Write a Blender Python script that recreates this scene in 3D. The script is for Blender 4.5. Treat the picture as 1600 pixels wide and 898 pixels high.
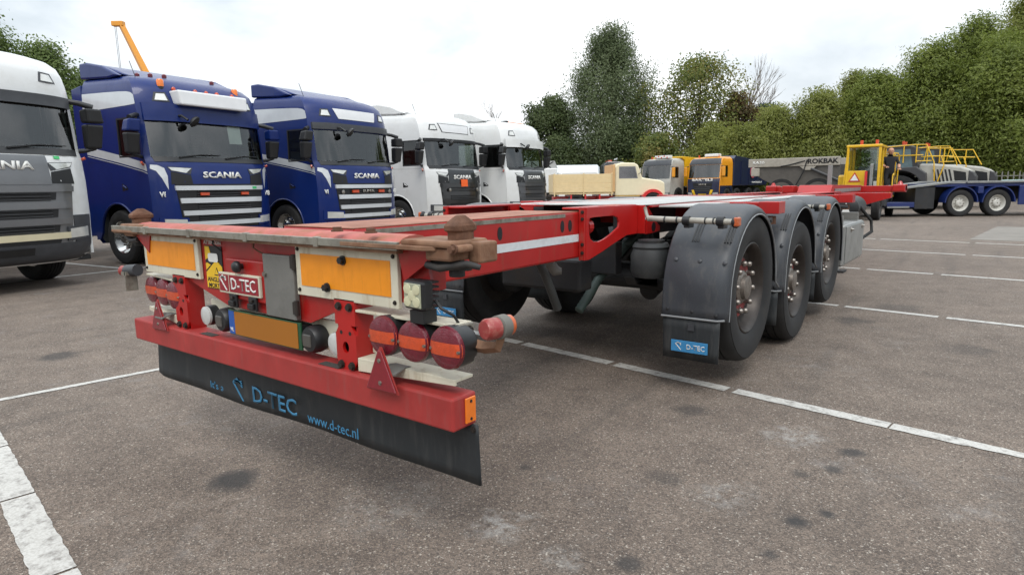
import bpy, bmesh, math, random
import numpy as np
from mathutils import Vector, Matrix
random.seed(7); RNG = np.random.default_rng(7)
PI = math.pi
S = bpy.context.scene
COL = S.collection
for o in list(bpy.data.objects): bpy.data.objects.remove(o)

# ------------------------------------------------------------------ camera
CAM = dict(f=979.3735, yaw=-0.6479, pitch=-0.1585, roll=-0.0145, pos=(2.4529, -1.4015, 1.3217))
def cam_axes():
    y, p, r = CAM['yaw'], CAM['pitch'], CAM['roll']
    f = Vector((math.sin(y)*math.cos(p), math.cos(y)*math.cos(p), math.sin(p)))
    a = f.cross(Vector((0, 0, 1))).normalized(); u = a.cross(f)
    return a*math.cos(r)+u*math.sin(r), u*math.cos(r)-a*math.sin(r), f
cd = bpy.data.cameras.new('camera'); cam = bpy.data.objects.new('camera', cd); COL.objects.link(cam)
_r, _u, _f = cam_axes()
m = Matrix((_r, _u, -_f)).transposed().to_4x4(); m.translation = Vector(CAM['pos']); cam.matrix_world = m
cd.sensor_width = 36; cd.lens = CAM['f']/1600*36; cd.clip_start = .05; cd.clip_end = 3000
S.camera = cam

# ------------------------------------------------------------------ sky and sun (bright overcast)
SUN_EL, SUN_AZ = math.radians(52), math.radians(140)     # azimuth clockwise from +Y
W = bpy.data.worlds.new('World'); S.world = W; W.use_nodes = True
nt = W.node_tree; nt.nodes.clear()
def N(nt, typ, **kw):
    n = nt.nodes.new(typ)
    for k, v in kw.items():
        if k in n.inputs.keys() if isinstance(k, str) else False: n.inputs[k].default_value = v
        else: setattr(n, k, v)
    return n
wo = N(nt, 'ShaderNodeOutputWorld'); bg = N(nt, 'ShaderNodeBackground'); bg.inputs[1].default_value = .1
sky = N(nt, 'ShaderNodeTexSky', sky_type='NISHITA', sun_disc=False, sun_elevation=SUN_EL, sun_rotation=SUN_AZ, air_density=1.0, dust_density=3.0)
tc = N(nt, 'ShaderNodeTexCoord'); mp = N(nt, 'ShaderNodeMapping'); mp.inputs['Scale'].default_value = (1.2, 1.2, 3.2)
mp.inputs['Location'].default_value = (.35, .1, .2)
nz = N(nt, 'ShaderNodeTexNoise'); nz.inputs['Scale'].default_value = 1.5; nz.inputs['Detail'].default_value = 7; nz.inputs['Roughness'].default_value = .52; nz.inputs['Distortion'].default_value = .35
cr = N(nt, 'ShaderNodeValToRGB'); cr.color_ramp.elements[0].position = .40; cr.color_ramp.elements[1].position = .63
cr.color_ramp.elements[0].color = (6.6, 7.5, 8.2, 1); cr.color_ramp.elements[1].color = (14.6, 14.9, 15.2, 1)
mx = N(nt, 'ShaderNodeMixRGB'); mx.inputs[0].default_value = .93
nt.links.new(tc.outputs['Generated'], mp.inputs[0]); nt.links.new(mp.outputs[0], nz.inputs['Vector']); nt.links.new(nz.outputs[0], cr.inputs[0])
nt.links.new(sky.outputs[0], mx.inputs[1]); nt.links.new(cr.outputs[0], mx.inputs[2])
# overcast luminance: brighter towards the zenith, as a cloud layer is
sx = N(nt, 'ShaderNodeSeparateXYZ'); nt.links.new(tc.outputs['Generated'], sx.inputs[0])
mr = N(nt, 'ShaderNodeMapRange'); mr.inputs['From Min'].default_value = 0; mr.inputs['From Max'].default_value = 1; mr.inputs['To Min'].default_value = .80; mr.inputs['To Max'].default_value = 2.0
nt.links.new(sx.outputs[2], mr.inputs[0]); ml_ = N(nt, 'ShaderNodeVectorMath', operation='SCALE'); nt.links.new(mx.outputs[0], ml_.inputs[0]); nt.links.new(mr.outputs[0], ml_.inputs['Scale']); nt.links.new(ml_.outputs[0], bg.inputs[0]); nt.links.new(bg.outputs[0], wo.inputs[0])
sd = bpy.data.lights.new('sun', 'SUN'); sd.energy = 1.5; sd.angle = math.radians(22); sd.color = (1, .96, .9)
so = bpy.data.objects.new('sun', sd); COL.objects.link(so)
sdir = Vector((math.sin(SUN_AZ)*math.cos(SUN_EL), math.cos(SUN_AZ)*math.cos(SUN_EL), math.sin(SUN_EL)))
so.rotation_euler = sdir.to_track_quat('Z', 'Y').to_euler(); so.location = (0, 0, 30)
S.view_settings.view_transform = 'Standard'; S.view_settings.look = 'None'; S.view_settings.exposure = 0; S.view_settings.gamma = 1
S.render.engine = 'CYCLES'; S.render.resolution_x = 1024; S.render.resolution_y = 574
S.cycles.max_bounces = 8; S.cycles.transparent_max_bounces = 12

# ------------------------------------------------------------------ materials
def lin(h):
    h = h.lstrip('#'); o = []
    for i in (0, 2, 4):
        c = int(h[i:i+2], 16)/255; o.append(c/12.92 if c <= .04045 else ((c+.055)/1.055)**2.4)
    return tuple(o)
MATS = {}
def mat(name, col, rough=.5, metal=0, coat=0, var=.12, vscale=6., dirt=None, dscale=3., damt=.5, bump=0, bscale=60., spec=.5, coords='Object', dpos=(.5, .7), streak=0):
    """painted / plain surface: base colour with tonal variation, optional second 'dirt / rust' colour in noise patches"""
    if name in MATS: return MATS[name]
    c = lin(col) if isinstance(col, str) else col
    M = bpy.data.materials.new(name); M.use_nodes = True; t = M.node_tree; b = t.nodes['Principled BSDF']
    b.inputs['Roughness'].default_value = rough; b.inputs['Metallic'].default_value = metal
    b.inputs['Coat Weight'].default_value = coat; b.inputs['Coat Roughness'].default_value = .06; b.inputs['Specular IOR Level'].default_value = spec
    tc = N(t, 'ShaderNodeTexCoord'); n1 = N(t, 'ShaderNodeTexNoise'); n1.inputs['Scale'].default_value = vscale; n1.inputs['Detail'].default_value = 6
    t.links.new(tc.outputs[coords], n1.inputs['Vector'])
    r = N(t, 'ShaderNodeValToRGB'); r.color_ramp.elements[0].position = .3; r.color_ramp.elements[1].position = .7
    r.color_ramp.elements[0].color = (*[x*(1-var) for x in c], 1); r.color_ramp.elements[1].color = (*[min(1, x*(1+var)) for x in c], 1)
    t.links.new(n1.outputs[0], r.inputs[0]); out = r.outputs[0]
    if dirt:
        n2 = N(t, 'ShaderNodeTexNoise'); n2.inputs['Scale'].default_value = dscale; n2.inputs['Detail'].default_value = 9; n2.inputs['Roughness'].default_value = .68
        if streak:
            mpp = N(t, 'ShaderNodeMapping'); mpp.inputs['Scale'].default_value = (streak, streak, 1); t.links.new(tc.outputs[coords], mpp.inputs[0]); t.links.new(mpp.outputs[0], n2.inputs['Vector'])
        else: t.links.new(tc.outputs[coords], n2.inputs['Vector'])
        r2 = N(t, 'ShaderNodeValToRGB'); r2.color_ramp.elements[0].position = dpos[0]; r2.color_ramp.elements[1].position = dpos[1]
        r2.color_ramp.elements[0].color = (0, 0, 0, 1); r2.color_ramp.elements[1].color = (damt, damt, damt, 1)
        t.links.new(n2.outputs[0], r2.inputs[0])
        mxx = N(t, 'ShaderNodeMixRGB'); mxx.inputs[2].default_value = (*lin(dirt), 1)
        t.links.new(r2.outputs[0], mxx.inputs[0]); t.links.new(out, mxx.inputs[1]); out = mxx.outputs[0]
        mr = N(t, 'ShaderNodeMapRange'); mr.inputs['To Min'].default_value = rough; mr.inputs['To Max'].default_value = min(1, rough+.35)
        t.links.new(r2.outputs[0], mr.inputs[0]); t.links.new(mr.outputs[0], b.inputs['Roughness'])
    t.links.new(out, b.inputs['Base Color'])
    if bump:
        n3 = N(t, 'ShaderNodeTexNoise'); n3.inputs['Scale'].default_value = bscale; n3.inputs['Detail'].default_value = 4
        t.links.new(tc.outputs[coords], n3.inputs['Vector']); bp = N(t, 'ShaderNodeBump'); bp.inputs['Strength'].default_value = bump; bp.inputs['Distance'].default_value = .01
        t.links.new(n3.outputs[0], bp.inputs['Height']); t.links.new(bp.outputs[0], b.inputs['Normal'])
    MATS[name] = M; return M
def glass(name, tint, refl=.09):
    if name in MATS: return MATS[name]
    M = bpy.data.materials.new(name); M.use_nodes = True; t = M.node_tree; t.nodes.clear()
    o = N(t, 'ShaderNodeOutputMaterial'); mixs = N(t, 'ShaderNodeMixShader'); tr = N(t, 'ShaderNodeBsdfTransparent'); gl = N(t, 'ShaderNodeBsdfGlossy')
    tr.inputs[0].default_value = (*tint, 1); gl.inputs['Roughness'].default_value = .02
    fr = N(t, 'ShaderNodeFresnel'); fr.inputs[0].default_value = 1.55; ad = N(t, 'ShaderNodeMath', operation='ADD'); ad.inputs[1].default_value = refl-.05
    t.links.new(fr.outputs[0], ad.inputs[0]); t.links.new(ad.outputs[0], mixs.inputs[0]); t.links.new(tr.outputs[0], mixs.inputs[1]); t.links.new(gl.outputs[0], mixs.inputs[2]); t.links.new(mixs.outputs[0], o.inputs[0])
    MATS[name] = M; return M
RED = mat('red_paint', '#9e1512', .40, coat=.2, var=.16, vscale=4, dirt='#7c4a36', dscale=3, damt=.7, dpos=(.54, .72), streak=7)
REDH = mat('red_paint_bright', '#a81411', .35, coat=.3, var=.1, vscale=3, dirt='#6f352c', dscale=3, damt=.5, dpos=(.56, .78), streak=3)
REDF = mat('red_paint_faded', '#9c2f2c', .55, var=.16, vscale=7, dirt='#83504a', dscale=5, damt=.45, dpos=(.50, .72), streak=8)
PINK = mat('red_paint_chalked', '#a8584f', .6, var=.22, vscale=9, dirt='#8a6046', dscale=7, damt=.8, dpos=(.44, .62))
RUBT = mat('rubbed_rusty_top', '#96604a', .62, var=.2, vscale=7, dirt='#7a5544', dscale=5, damt=.7, dpos=(.45, .65))
RUST = mat('rusty_casting', '#6a4a38', .8, metal=.15, var=.3, vscale=18, dirt='#54382b', dscale=14, damt=.8, dpos=(.45, .65), bump=.25, bscale=70)
RUSTP = mat('rusty_primer', '#80604a', .78, var=.25, vscale=14, dirt='#6b4732', dscale=11, damt=.8, dpos=(.48, .66), bump=.15)
STRIP = mat('worn_steel_strip', '#8d8a80', .5, metal=.5, var=.2, vscale=16, dirt='#5f4c3c', dscale=12, damt=.7, dpos=(.48, .68))
CREAM = mat('weathered_white_paint', '#c9c4b1', .5, var=.08, vscale=8, dirt='#8f7448', dscale=4, damt=.7, dpos=(.54, .76), streak=6)
ORNG = mat('orange_reflective_sheet', '#e58d17', .42, var=.05, vscale=20, dirt='#a8691f', dscale=4, damt=.5, dpos=(.53, .78), streak=7)
PLATE = mat('orange_plate_panel', '#9a5f10', .5, var=.03, vscale=3)
BLK = mat('black_plastic', '#1d1e20', .45, var=.2, vscale=8)
RUB = mat('rubber_tyre', '#1c1c1d', .78, var=.25, vscale=7, dirt='#4a463f', dscale=5, damt=.35, dpos=(.5, .8))
FLAPM = mat('rubber_flap', '#24282b', .62, var=.15, vscale=5, dirt='#5a5855', dscale=3, damt=.45, dpos=(.5, .75), bump=.05, bscale=25, streak=7)
GUARD = mat('grey_plastic_mudguard', '#36393e', .42, var=.12, vscale=5, dirt='#66625c', dscale=3, damt=.5, dpos=(.50, .76), bump=.04, bscale=120, streak=5)
GUARDE = mat('mudguard_edge_trim', '#77797b', .5, var=.1, vscale=8)
UNDER = mat('dark_chassis_and_shade', '#232426', .6, var=.3, vscale=4, dirt='#40382f', dscale=5, damt=.5)
LENS = mat('dark_red_lens', '#660f22', .25, coat=.5, var=.16, vscale=30, bump=.35, bscale=260)
LENSA = mat('amber_lens_band', '#bf441a', .28, coat=.4, var=.14, vscale=60, bump=.35, bscale=260)
AMB = mat('amber_lens', '#e5761d', .22, coat=.5, var=.08, vscale=30)
WLENS = mat('white_lens', '#b9bab8', .2, coat=.5, var=.06, vscale=40)
MIRR = mat('bright_chrome', '#c9cac8', .16, metal=1, var=.05)
CHROME = mat('dull_chrome', '#a7a39c', .3, metal=.95, var=.12, vscale=30, dirt='#6d5a4c', dscale=20, damt=.5)
TUBEM = mat('dusty_grey_tube', '#a09c92', .5, var=.12, vscale=12, dirt='#6e6a62', dscale=9, damt=.6)
MAMB = mat('dull_amber_lens', '#b4562c', .35, coat=.2, var=.12, vscale=30, dirt='#8f6a55', dscale=20, damt=.5)
ALU = mat('brushed_aluminium', '#9a9b99', .42, metal=.7, var=.1, vscale=6, dirt='#7a766e', dscale=5, damt=.4)
SHEET = mat('pale_deck_sheet', '#b9bab7', .4, metal=.3, var=.08, vscale=5, dirt='#8b8780', dscale=4, damt=.5)
GREYP = mat('galvanised_panel', '#777672', .55, metal=.35, var=.1, vscale=9, dirt='#5c5a55', dscale=7, damt=.4)
BLUELOGO = mat('blue_print', '#3a7ea6', .5, var=.06)
SKYBL = mat('blue_flap_plate', '#3a82b4', .45, var=.08)
WHITEP = mat('white_print', '#dcdcd8', .5, var=.03)
GREENP = mat('green_sticker', '#3fb36a', .5, var=.03)
YEL = mat('yellow_print', '#e0b51e', .5, var=.06, vscale=12)
BLKP = mat('black_print', '#17171a', .5, var=.05)
EUB = mat('eu_blue_print', '#1f4f9c', .4, var=.05)
HUBM = mat('dirty_hub_metal', '#7a736c', .4, metal=.6, var=.2, vscale=20, dirt='#4b3a34', dscale=14, damt=.6)
NUTM = mat('nut_cap_metal', '#9d9892', .3, metal=.85, var=.1, dirt='#5c4a42', dscale=30, damt=.5)
RIMR = mat('rim_red_brown', '#80302f', .5, metal=.2, var=.3, vscale=14, dirt='#2b2422', dscale=9, damt=.7)
RIMG = mat('rim_grey', '#3a3532', .45, metal=.5, var=.2, vscale=14)
TAPE = mat('reflective_tape', '#c9ccce', .38, var=.06, vscale=40, dirt='#8d7d73', dscale=7, damt=.5, dpos=(.52, .75))
HOSEM = mat('green_grey_hose', '#3c4a45', .55, var=.15)
GLS = glass('windscreen_glass', (.72, .80, .76), .13)
GLSD = glass('tinted_side_glass', (.42, .48, .47), .10)
INT = mat('cab_interior_dark', '#686c6d', .8, var=.15)
INTL = mat('cab_interior_light', '#77777a', .8, var=.1)
MESHM = mat('grille_mesh_black', '#121315', .5, var=.2, vscale=20)
DGREY = mat('dark_grey_plastic', '#3a3c40', .45, var=.08, dirt='#55565a', dscale=5, damt=.3)

# ------------------------------------------------------------------ mesh helpers
class G:
    def __init__(s): s.v = []; s.f = []
    def add(s, vs, fs):
        b = len(s.v); s.v += [tuple(p) for p in vs]; s.f += [tuple(i+b for i in f) for f in fs]; return s
    def box(s, x0, x1, y0, y1, z0, z1):
        return s.hexa([(x0, y0, z0), (x1, y0, z0), (x1, y1, z0), (x0, y1, z0), (x0, y0, z1), (x1, y0, z1), (x1, y1, z1), (x0, y1, z1)])
    def hexa(s, p): return s.add(p, [(3, 2, 1, 0), (4, 5, 6, 7), (0, 1, 5, 4), (1, 2, 6, 5), (2, 3, 7, 6), (3, 0, 4, 7)])
    def obox(s, c, size, mat3):
        c = Vector(c); hx, hy, hz = [q/2 for q in size]
        return s.hexa([c+mat3 @ Vector((a*hx, b*hy, d*hz)) for d in (-1, 1) for a, b in ((-1, -1), (1, -1), (1, 1), (-1, 1))])
    def prism(s, poly, ax, a, b):
        n = len(poly)
        def P(q, t): return (t, q[0], q[1]) if ax == 'x' else ((q[0], t, q[1]) if ax == 'y' else (q[0], q[1], t))
        vs = [P(q, a) for q in poly]+[P(q, b) for q in poly]
        return s.add(vs, [tuple(range(n))[::-1], tuple(range(n, 2*n))]+[(i, (i+1) % n, n+(i+1) % n, n+i) for i in range(n)])
    def ringplate(s, outer, inner, ax, a, b):
        """plate with one hole: outer and inner loops of equal length"""
        n = len(outer)
        def P(q, t): return (t, q[0], q[1]) if ax == 'x' else ((q[0], t, q[1]) if ax == 'y' else (q[0], q[1], t))
        vs = [P(q, a) for q in outer]+[P(q, a) for q in inner]+[P(q, b) for q in outer]+[P(q, b) for q in inner]
        fs = []
        for i in range(n):
            j = (i+1) % n
            fs += [(i, j, n+j, n+i), (2*n+i, 3*n+i, 3*n+j, 2*n+j), (i, 2*n+i, 2*n+j, j), (n+i, n+j, 3*n+j, 3*n+i)]
        return s.add(vs, fs)
    def tube(s, pts, r, n=10, caps=True):
        pts = [Vector(p) for p in pts]; rs = r if isinstance(r, (list, tuple)) else [r]*len(pts)
        vs = []; fs = []; prev = None
        for i, p in enumerate(pts):
            t = (pts[min(i+1, len(pts)-1)]-pts[max(i-1, 0)]).normalized()
            a = prev if prev is not None else (Vector((0, 0, 1)) if abs(t.z) < .9 else Vector((1, 0, 0)))
            a = (a-t*a.dot(t)).normalized(); prev = a; b = t.cross(a)
            vs += [p+(a*math.cos(2*PI*k/n)+b*math.sin(2*PI*k/n))*rs[i] for k in range(n)]
        for i in range(len(pts)-1):
            fs += [(i*n+k, i*n+(k+1) % n, (i+1)*n+(k+1) % n, (i+1)*n+k) for k in range(n)]
        if caps: fs += [tuple(range(n))[::-1], tuple(range((len(pts)-1)*n, len(pts)*n))]
        return s.add(vs, fs)
    def cyl(s, p0, p1, r, n=16, r1=None): return s.tube([p0, p1], [r, r if r1 is None else r1], n)
    def lathe(s, prof, o=(0, 0, 0), ax=(1, 0, 0), n=32, closed=False):
        """profile of (radius, distance along axis)"""
        ax = Vector(ax).normalized(); o = Vector(o); a = Vector((0, 0, 1)) if abs(ax.z) < .9 else Vector((1, 0, 0))
        a = (a-ax*a.dot(ax)).normalized(); b = ax.cross(a); m = len(prof); vs = []; fs = []
        for k in range(n):
            d = a*math.cos(2*PI*k/n)+b*math.sin(2*PI*k/n)
            vs += [o+ax*t+d*r for r, t in prof]
        for k in range(n):
            k2 = (k+1) % n
            for i in range(m if closed else m-1):
                i2 = (i+1) % m; fs.append((k*m+i, k2*m+i, k2*m+i2, k*m+i2))
        if not closed:
            fs += [tuple(k*m for k in range(n))[::-1], tuple(k*m+m-1 for k in range(n))]
        return s.add(vs, fs)
    def grid(s, fn, us, vs_, skip=None):
        nu, nv = len(us), len(vs_)
        P = [fn(u, v) for v in vs_ for u in us]
        fs = []
        for j in range(nv-1):
            for i in range(nu-1):
                if skip and skip((us[i]+us[i+1])/2, (vs_[j]+vs_[j+1])/2): continue
                fs.append((j*nu+i, j*nu+i+1, (j+1)*nu+i+1, (j+1)*nu+i))
        return s.add(P, fs)
    def build(s, name, mt, parent=None, smooth=None, bevel=0, loc=None, rot=None, solid=0, segs=2):
        me = bpy.data.meshes.new(name); me.from_pydata(s.v, [], s.f)
        bm = bmesh.new(); bm.from_mesh(me); bmesh.ops.remove_doubles(bm, verts=bm.verts, dist=1e-5); bmesh.ops.recalc_face_normals(bm, faces=bm.faces); bm.to_mesh(me); bm.free()
        if mt: me.materials.append(mt)
        if smooth is not None:
            me.polygons.foreach_set('use_smooth', [True]*len(me.polygons)); me.set_sharp_from_angle(angle=math.radians(smooth))
        return inst(name, me, parent, loc, rot, bevel, solid, segs)
def inst(name, me, parent=None, loc=None, rot=None, bevel=0, solid=0, segs=2):
    o = bpy.data.objects.new(name, me); COL.objects.link(o); o.parent = parent
    if loc is not None: o.location = loc
    if rot is not None: o.rotation_euler = rot
    if solid: md = o.modifiers.new('s', 'SOLIDIFY'); md.thickness = solid; md.offset = 0
    if bevel: md = o.modifiers.new('b', 'BEVEL'); md.width = bevel; md.segments = segs; md.limit_method = 'ANGLE'; md.angle_limit = math.radians(35)
    return o
def tag(o, label, cat, group=None, kind=None):
    if label: o['label'] = label
    if cat: o['category'] = cat
    if group: o['group'] = group
    if kind: o['kind'] = kind
    return o
def thing(name, label, cat, loc=(0, 0, 0), rz=0, group=None):
    o = bpy.data.objects.new(name, None); COL.objects.link(o); o.location = loc; o.rotation_euler = (0, 0, rz); o.empty_display_size = .2
    return tag(o, label, cat, group)
def copy_tree(o, parent=None):
    c = o.copy(); COL.objects.link(c); c.parent = parent
    for ch in list(o.children): copy_tree(ch, c)
    return c
def box(name, mt, par, x0, x1, y0, y1, z0, z1, bevel=0): return G().box(x0, x1, y0, y1, z0, z1).build(name, mt, par, bevel=bevel)
def rrect(x0, x1, y0, y1, r, n=4):
    o = []
    for cx, cy, a0 in ((x1-r, y1-r, 0), (x0+r, y1-r, 90), (x0+r, y0+r, 180), (x1-r, y0+r, 270)):
        for k in range(n+1): a = math.radians(a0+90*k/n); o.append((cx+r*math.cos(a), cy+r*math.sin(a)))
    return o
def text(s, mt, par, org, right, up, height, width=None, thick=.003, bold=0, align='CENTER', name='lettering', shear=0):
    cu = bpy.data.curves.new('t', 'FONT'); cu.body = s; cu.size = 1; cu.align_x = 'LEFT'; cu.offset = bold; cu.resolution_u = 2; cu.shear = shear
    o = bpy.data.objects.new('t', cu); COL.objects.link(o)
    dg = bpy.context.evaluated_depsgraph_get(); me = bpy.data.meshes.new_from_object(o.evaluated_get(dg))
    bpy.data.objects.remove(o); bpy.data.curves.remove(cu)
    co = np.empty(len(me.vertices)*3); me.vertices.foreach_get('co', co); co = co.reshape(-1, 3)
    x0, x1, y0, y1 = co[:, 0].min(), co[:, 0].max(), co[:, 1].min(), co[:, 1].max()
    sy = height/(y1-y0); sx = (width/(x1-x0)) if width else sy
    R_, U_ = Vector(right).normalized(), Vector(up).normalized(); Nn = R_.cross(U_)
    X = (co[:, 0]-x0)*sx-((x1-x0)*sx/2 if align == 'CENTER' else 0); Y = (co[:, 1]-(y0+y1)/2)*sy
    P = np.array(org)[None]+X[:, None]*np.array(R_)+Y[:, None]*np.array(U_)
    me.vertices.foreach_set('co', P.ravel()); me.materials.clear(); me.materials.append(mt); me.name = name
    ob = inst(name, me, par)
    if thick: md = ob.modifiers.new('s', 'SOLIDIFY'); md.thickness = thick; md.offset = 0
    return ob

# ================================================================== SETTING
def ground_material():
    M = bpy.data.materials.new('asphalt'); M.use_nodes = True; t = M.node_tree; b = t.nodes['Principled BSDF']; L = t.links.new
    tc = N(t, 'ShaderNodeTexCoord')
    def noise(sc, det=4, ro=.55):
        n = N(t, 'ShaderNodeTexNoise'); n.inputs['Scale'].default_value = sc; n.inputs['Detail'].default_value = det; n.inputs['Roughness'].default_value = ro
        L(tc.outputs['Object'], n.inputs['Vector']); return n.outputs[0]
    def ramp(i, p0, p1, c0, c1):
        r = N(t, 'ShaderNodeValToRGB'); e = r.color_ramp.elements; e[0].position = p0; e[1].position = p1; e[0].color = (*c0, 1); e[1].color = (*c1, 1); L(i, r.inputs[0]); return r.outputs[0]
    def mix(f, a, c, mode='MIX'):
        n = N(t, 'ShaderNodeMixRGB', blend_type=mode)
        if isinstance(f, (int, float)): n.inputs[0].default_value = f
        else: L(f, n.inputs[0])
        L(a, n.inputs[1])
        if isinstance(c, tuple): n.inputs[2].default_value = (*c, 1)
        else: L(c, n.inputs[2])
        return n.outputs[0]
    base = ramp(noise(.35, 6, .6), .3, .7, (.120, .099, .086), (.172, .142, .122))
    base = mix(.75, base, ramp(noise(3.2, 8, .68), .28, .72, (.62, .60, .60), (1.3, 1.29, 1.27)), 'MULTIPLY')
    # aggregate: individual stones of two sizes
    for sc, amt in ((140, 1.0), (290, .9)):
        vo = N(t, 'ShaderNodeTexVoronoi'); vo.inputs['Scale'].default_value = sc; vo.inputs['Randomness'].default_value = 1; L(tc.outputs['Object'], vo.inputs['Vector'])
        sp = N(t, 'ShaderNodeSeparateColor'); L(vo.outputs['Color'], sp.inputs[0])
        st = ramp(sp.outputs[0], .10, .95, (.50, .49, .48), (1.62, 1.58, 1.50)); base = mix(.62*amt, base, st, 'MULTIPLY')
        lt = ramp(sp.outputs[1], .972, .980, (0, 0, 0), (.7, .7, .7)); base = mix(lt, base, (.42, .38, .33))
        if sc == 140: bh = vo.outputs['Distance']
    # pale dried smears and dark oil spots, each at its own place
    sm = mix(1.0, ramp(noise(.9, 7, .7), .52, .70, (0, 0, 0), (1, 1, 1)), ramp(noise(6, 8, .75), .48, .66, (0, 0, 0), (.5, .5, .5)), 'MULTIPLY'); base = mix(sm, base, (.30, .29, .28))
    dk = ramp(noise(.7, 7, .72), .60, .76, (0, 0, 0), (.42, .42, .42)); base = mix(dk, base, (.045, .041, .039))
    # long faint tyre tracks and a few sealed joints
    mps = N(t, 'ShaderNodeMapping'); mps.inputs['Scale'].default_value = (2.6, .22, 1); mps.inputs['Rotation'].default_value = (0, 0, .35); L(tc.outputs['Object'], mps.inputs[0])
    ns = N(t, 'ShaderNodeTexNoise'); ns.inputs['Scale'].default_value = 1.3; ns.inputs['Detail'].default_value = 7; L(mps.outputs[0], ns.inputs['Vector']); base = mix(ramp(ns.outputs[0], .56, .72, (0, 0, 0), (.38, .38, .38)), base, (.060, .053, .048))
    vc = N(t, 'ShaderNodeTexVoronoi', feature='DISTANCE_TO_EDGE'); vc.inputs['Scale'].default_value = .16; mw = N(t, 'ShaderNodeMixRGB'); mw.inputs[0].default_value = .06; nw = N(t, 'ShaderNodeTexNoise'); nw.inputs['Scale'].default_value = 1.2; nw.inputs['Detail'].default_value = 6
    L(tc.outputs['Object'], nw.inputs['Vector']); L(tc.outputs['Object'], mw.inputs[1]); L(nw.outputs['Color'], mw.inputs[2]); L(mw.outputs[0], vc.inputs['Vector'])
    base = mix(ramp(vc.outputs['Distance'], .0006, .0022, (.10, .10, .10), (0, 0, 0)), base, (.040, .036, .034))
    geo = N(t, 'ShaderNodeTexCoord')
    for (px, py, rad, k) in STAINS:
        su = N(t, 'ShaderNodeVectorMath', operation='SUBTRACT'); su.inputs[1].default_value = (px, py, 0); L(geo.outputs['Object'], su.inputs[0])
        nn = N(t, 'ShaderNodeTexNoise'); nn.inputs['Scale'].default_value = 5; nn.inputs['Detail'].default_value = 6; L(geo.outputs['Object'], nn.inputs['Vector'])
        le = N(t, 'ShaderNodeVectorMath', operation='LENGTH'); L(su.outputs[0], le.inputs[0])
        dv = N(t, 'ShaderNodeMath', operation='DIVIDE'); L(le.outputs['Value'], dv.inputs[0]); dv.inputs[1].default_value = rad*2
        adn = N(t, 'ShaderNodeMath', operation='MULTIPLY_ADD'); L(nn.outputs[0], adn.inputs[0]); adn.inputs[1].default_value = .65; L(dv.outputs[0], adn.inputs[2])
        f = ramp(adn.outputs[0], .52, .80, (abs(k),)*3, (0, 0, 0)); base = mix(f if k > 0 else mix(1.0, f, ramp(noise(14, 8, .8), .45, .62, (0, 0, 0), (1, 1, 1)), 'MULTIPLY'), base, (.035, .034, .034) if k > 0 else (.36, .35, .33))
    L(base, b.inputs['Base Color']); b.inputs['Roughness'].default_value = .82; b.inputs['Specular IOR Level'].default_value = .35
    bp = N(t, 'ShaderNodeBump'); bp.inputs['Strength'].default_value = .55; bp.inputs['Distance'].default_value = .006; L(bh, bp.inputs['Height']); L(bp.outputs[0], b.inputs['Normal'])
    return M
STAINS = [(-.23, .01, .15, .85), (1.95, 1.10, .075, .9), (2.04, 1.24, .05, .85), (2.01, 1.95, .075, .8), (1.98, 1.69, .06, .7), (-3.58, .36, .22, .7), (1.38, 1.17, .10, .45), (1.93, .81, .05, .7), (1.54, .46, .06, .75), (1.86, 1.55, .06, .55), (.79, .88, .04, .6), (1.14, 2.08, .14, .5),
          (1.48, 5.33, .22, .55), (1.76, 6.29, .3, .45), (2.4, 4.6, .25, .35), (1.03, .41, .16, -.8), (1.73, 1.99, .20, -.75), (1.65, 1.14, .18, -.45), (1.33, .36, .10, -.5), (.55, .25, .3, -.3)]
ASPH = ground_material()
gnd = G().add([(-400, -400, 0), (400, -400, 0), (400, 600, 0), (-400, 600, 0)], [(0, 1, 2, 3)]).build('ground', ASPH); gnd['kind'] = 'structure'; gnd['label'] = 'brown grey worn asphalt of the truck yard'
def paint_material():
    M = bpy.data.materials.new('road_paint'); M.use_nodes = True; t = M.node_tree; b = t.nodes['Principled BSDF']; L = t.links.new
    tc = N(t, 'ShaderNodeTexCoord'); n = N(t, 'ShaderNodeTexNoise'); n.inputs['Scale'].default_value = 16; n.inputs['Detail'].default_value = 8; n.inputs['Roughness'].default_value = .75; L(tc.outputs['Object'], n.inputs[0])
    r = N(t, 'ShaderNodeValToRGB'); e = r.color_ramp.elements; e[0].position = .31; e[0].color = (.18, .165, .15, 1); e[1].position = .50; e[1].color = (.52, .51, .48, 1); L(n.outputs[0], r.inputs[0])
    n2 = N(t, 'ShaderNodeTexNoise'); n2.inputs['Scale'].default_value = 120; L(tc.outputs['Object'], n2.inputs[0]); r2 = N(t, 'ShaderNodeValToRGB'); e = r2.color_ramp.elements; e[0].position = .3; e[0].color = (.72, .7, .68, 1); e[1].position = .6; e[1].color = (1, 1, 1, 1); L(n2.outputs[0], r2.inputs[0])
    mm = N(t, 'ShaderNodeMixRGB', blend_type='MULTIPLY'); mm.inputs[0].default_value = .8; L(r.outputs[0], mm.inputs[1]); L(r2.outputs[0], mm.inputs[2]); L(mm.outputs[0], b.inputs['Base Color']); b.inputs['Roughness'].default_value = .75
    return M
PAINT = paint_material()
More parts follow.
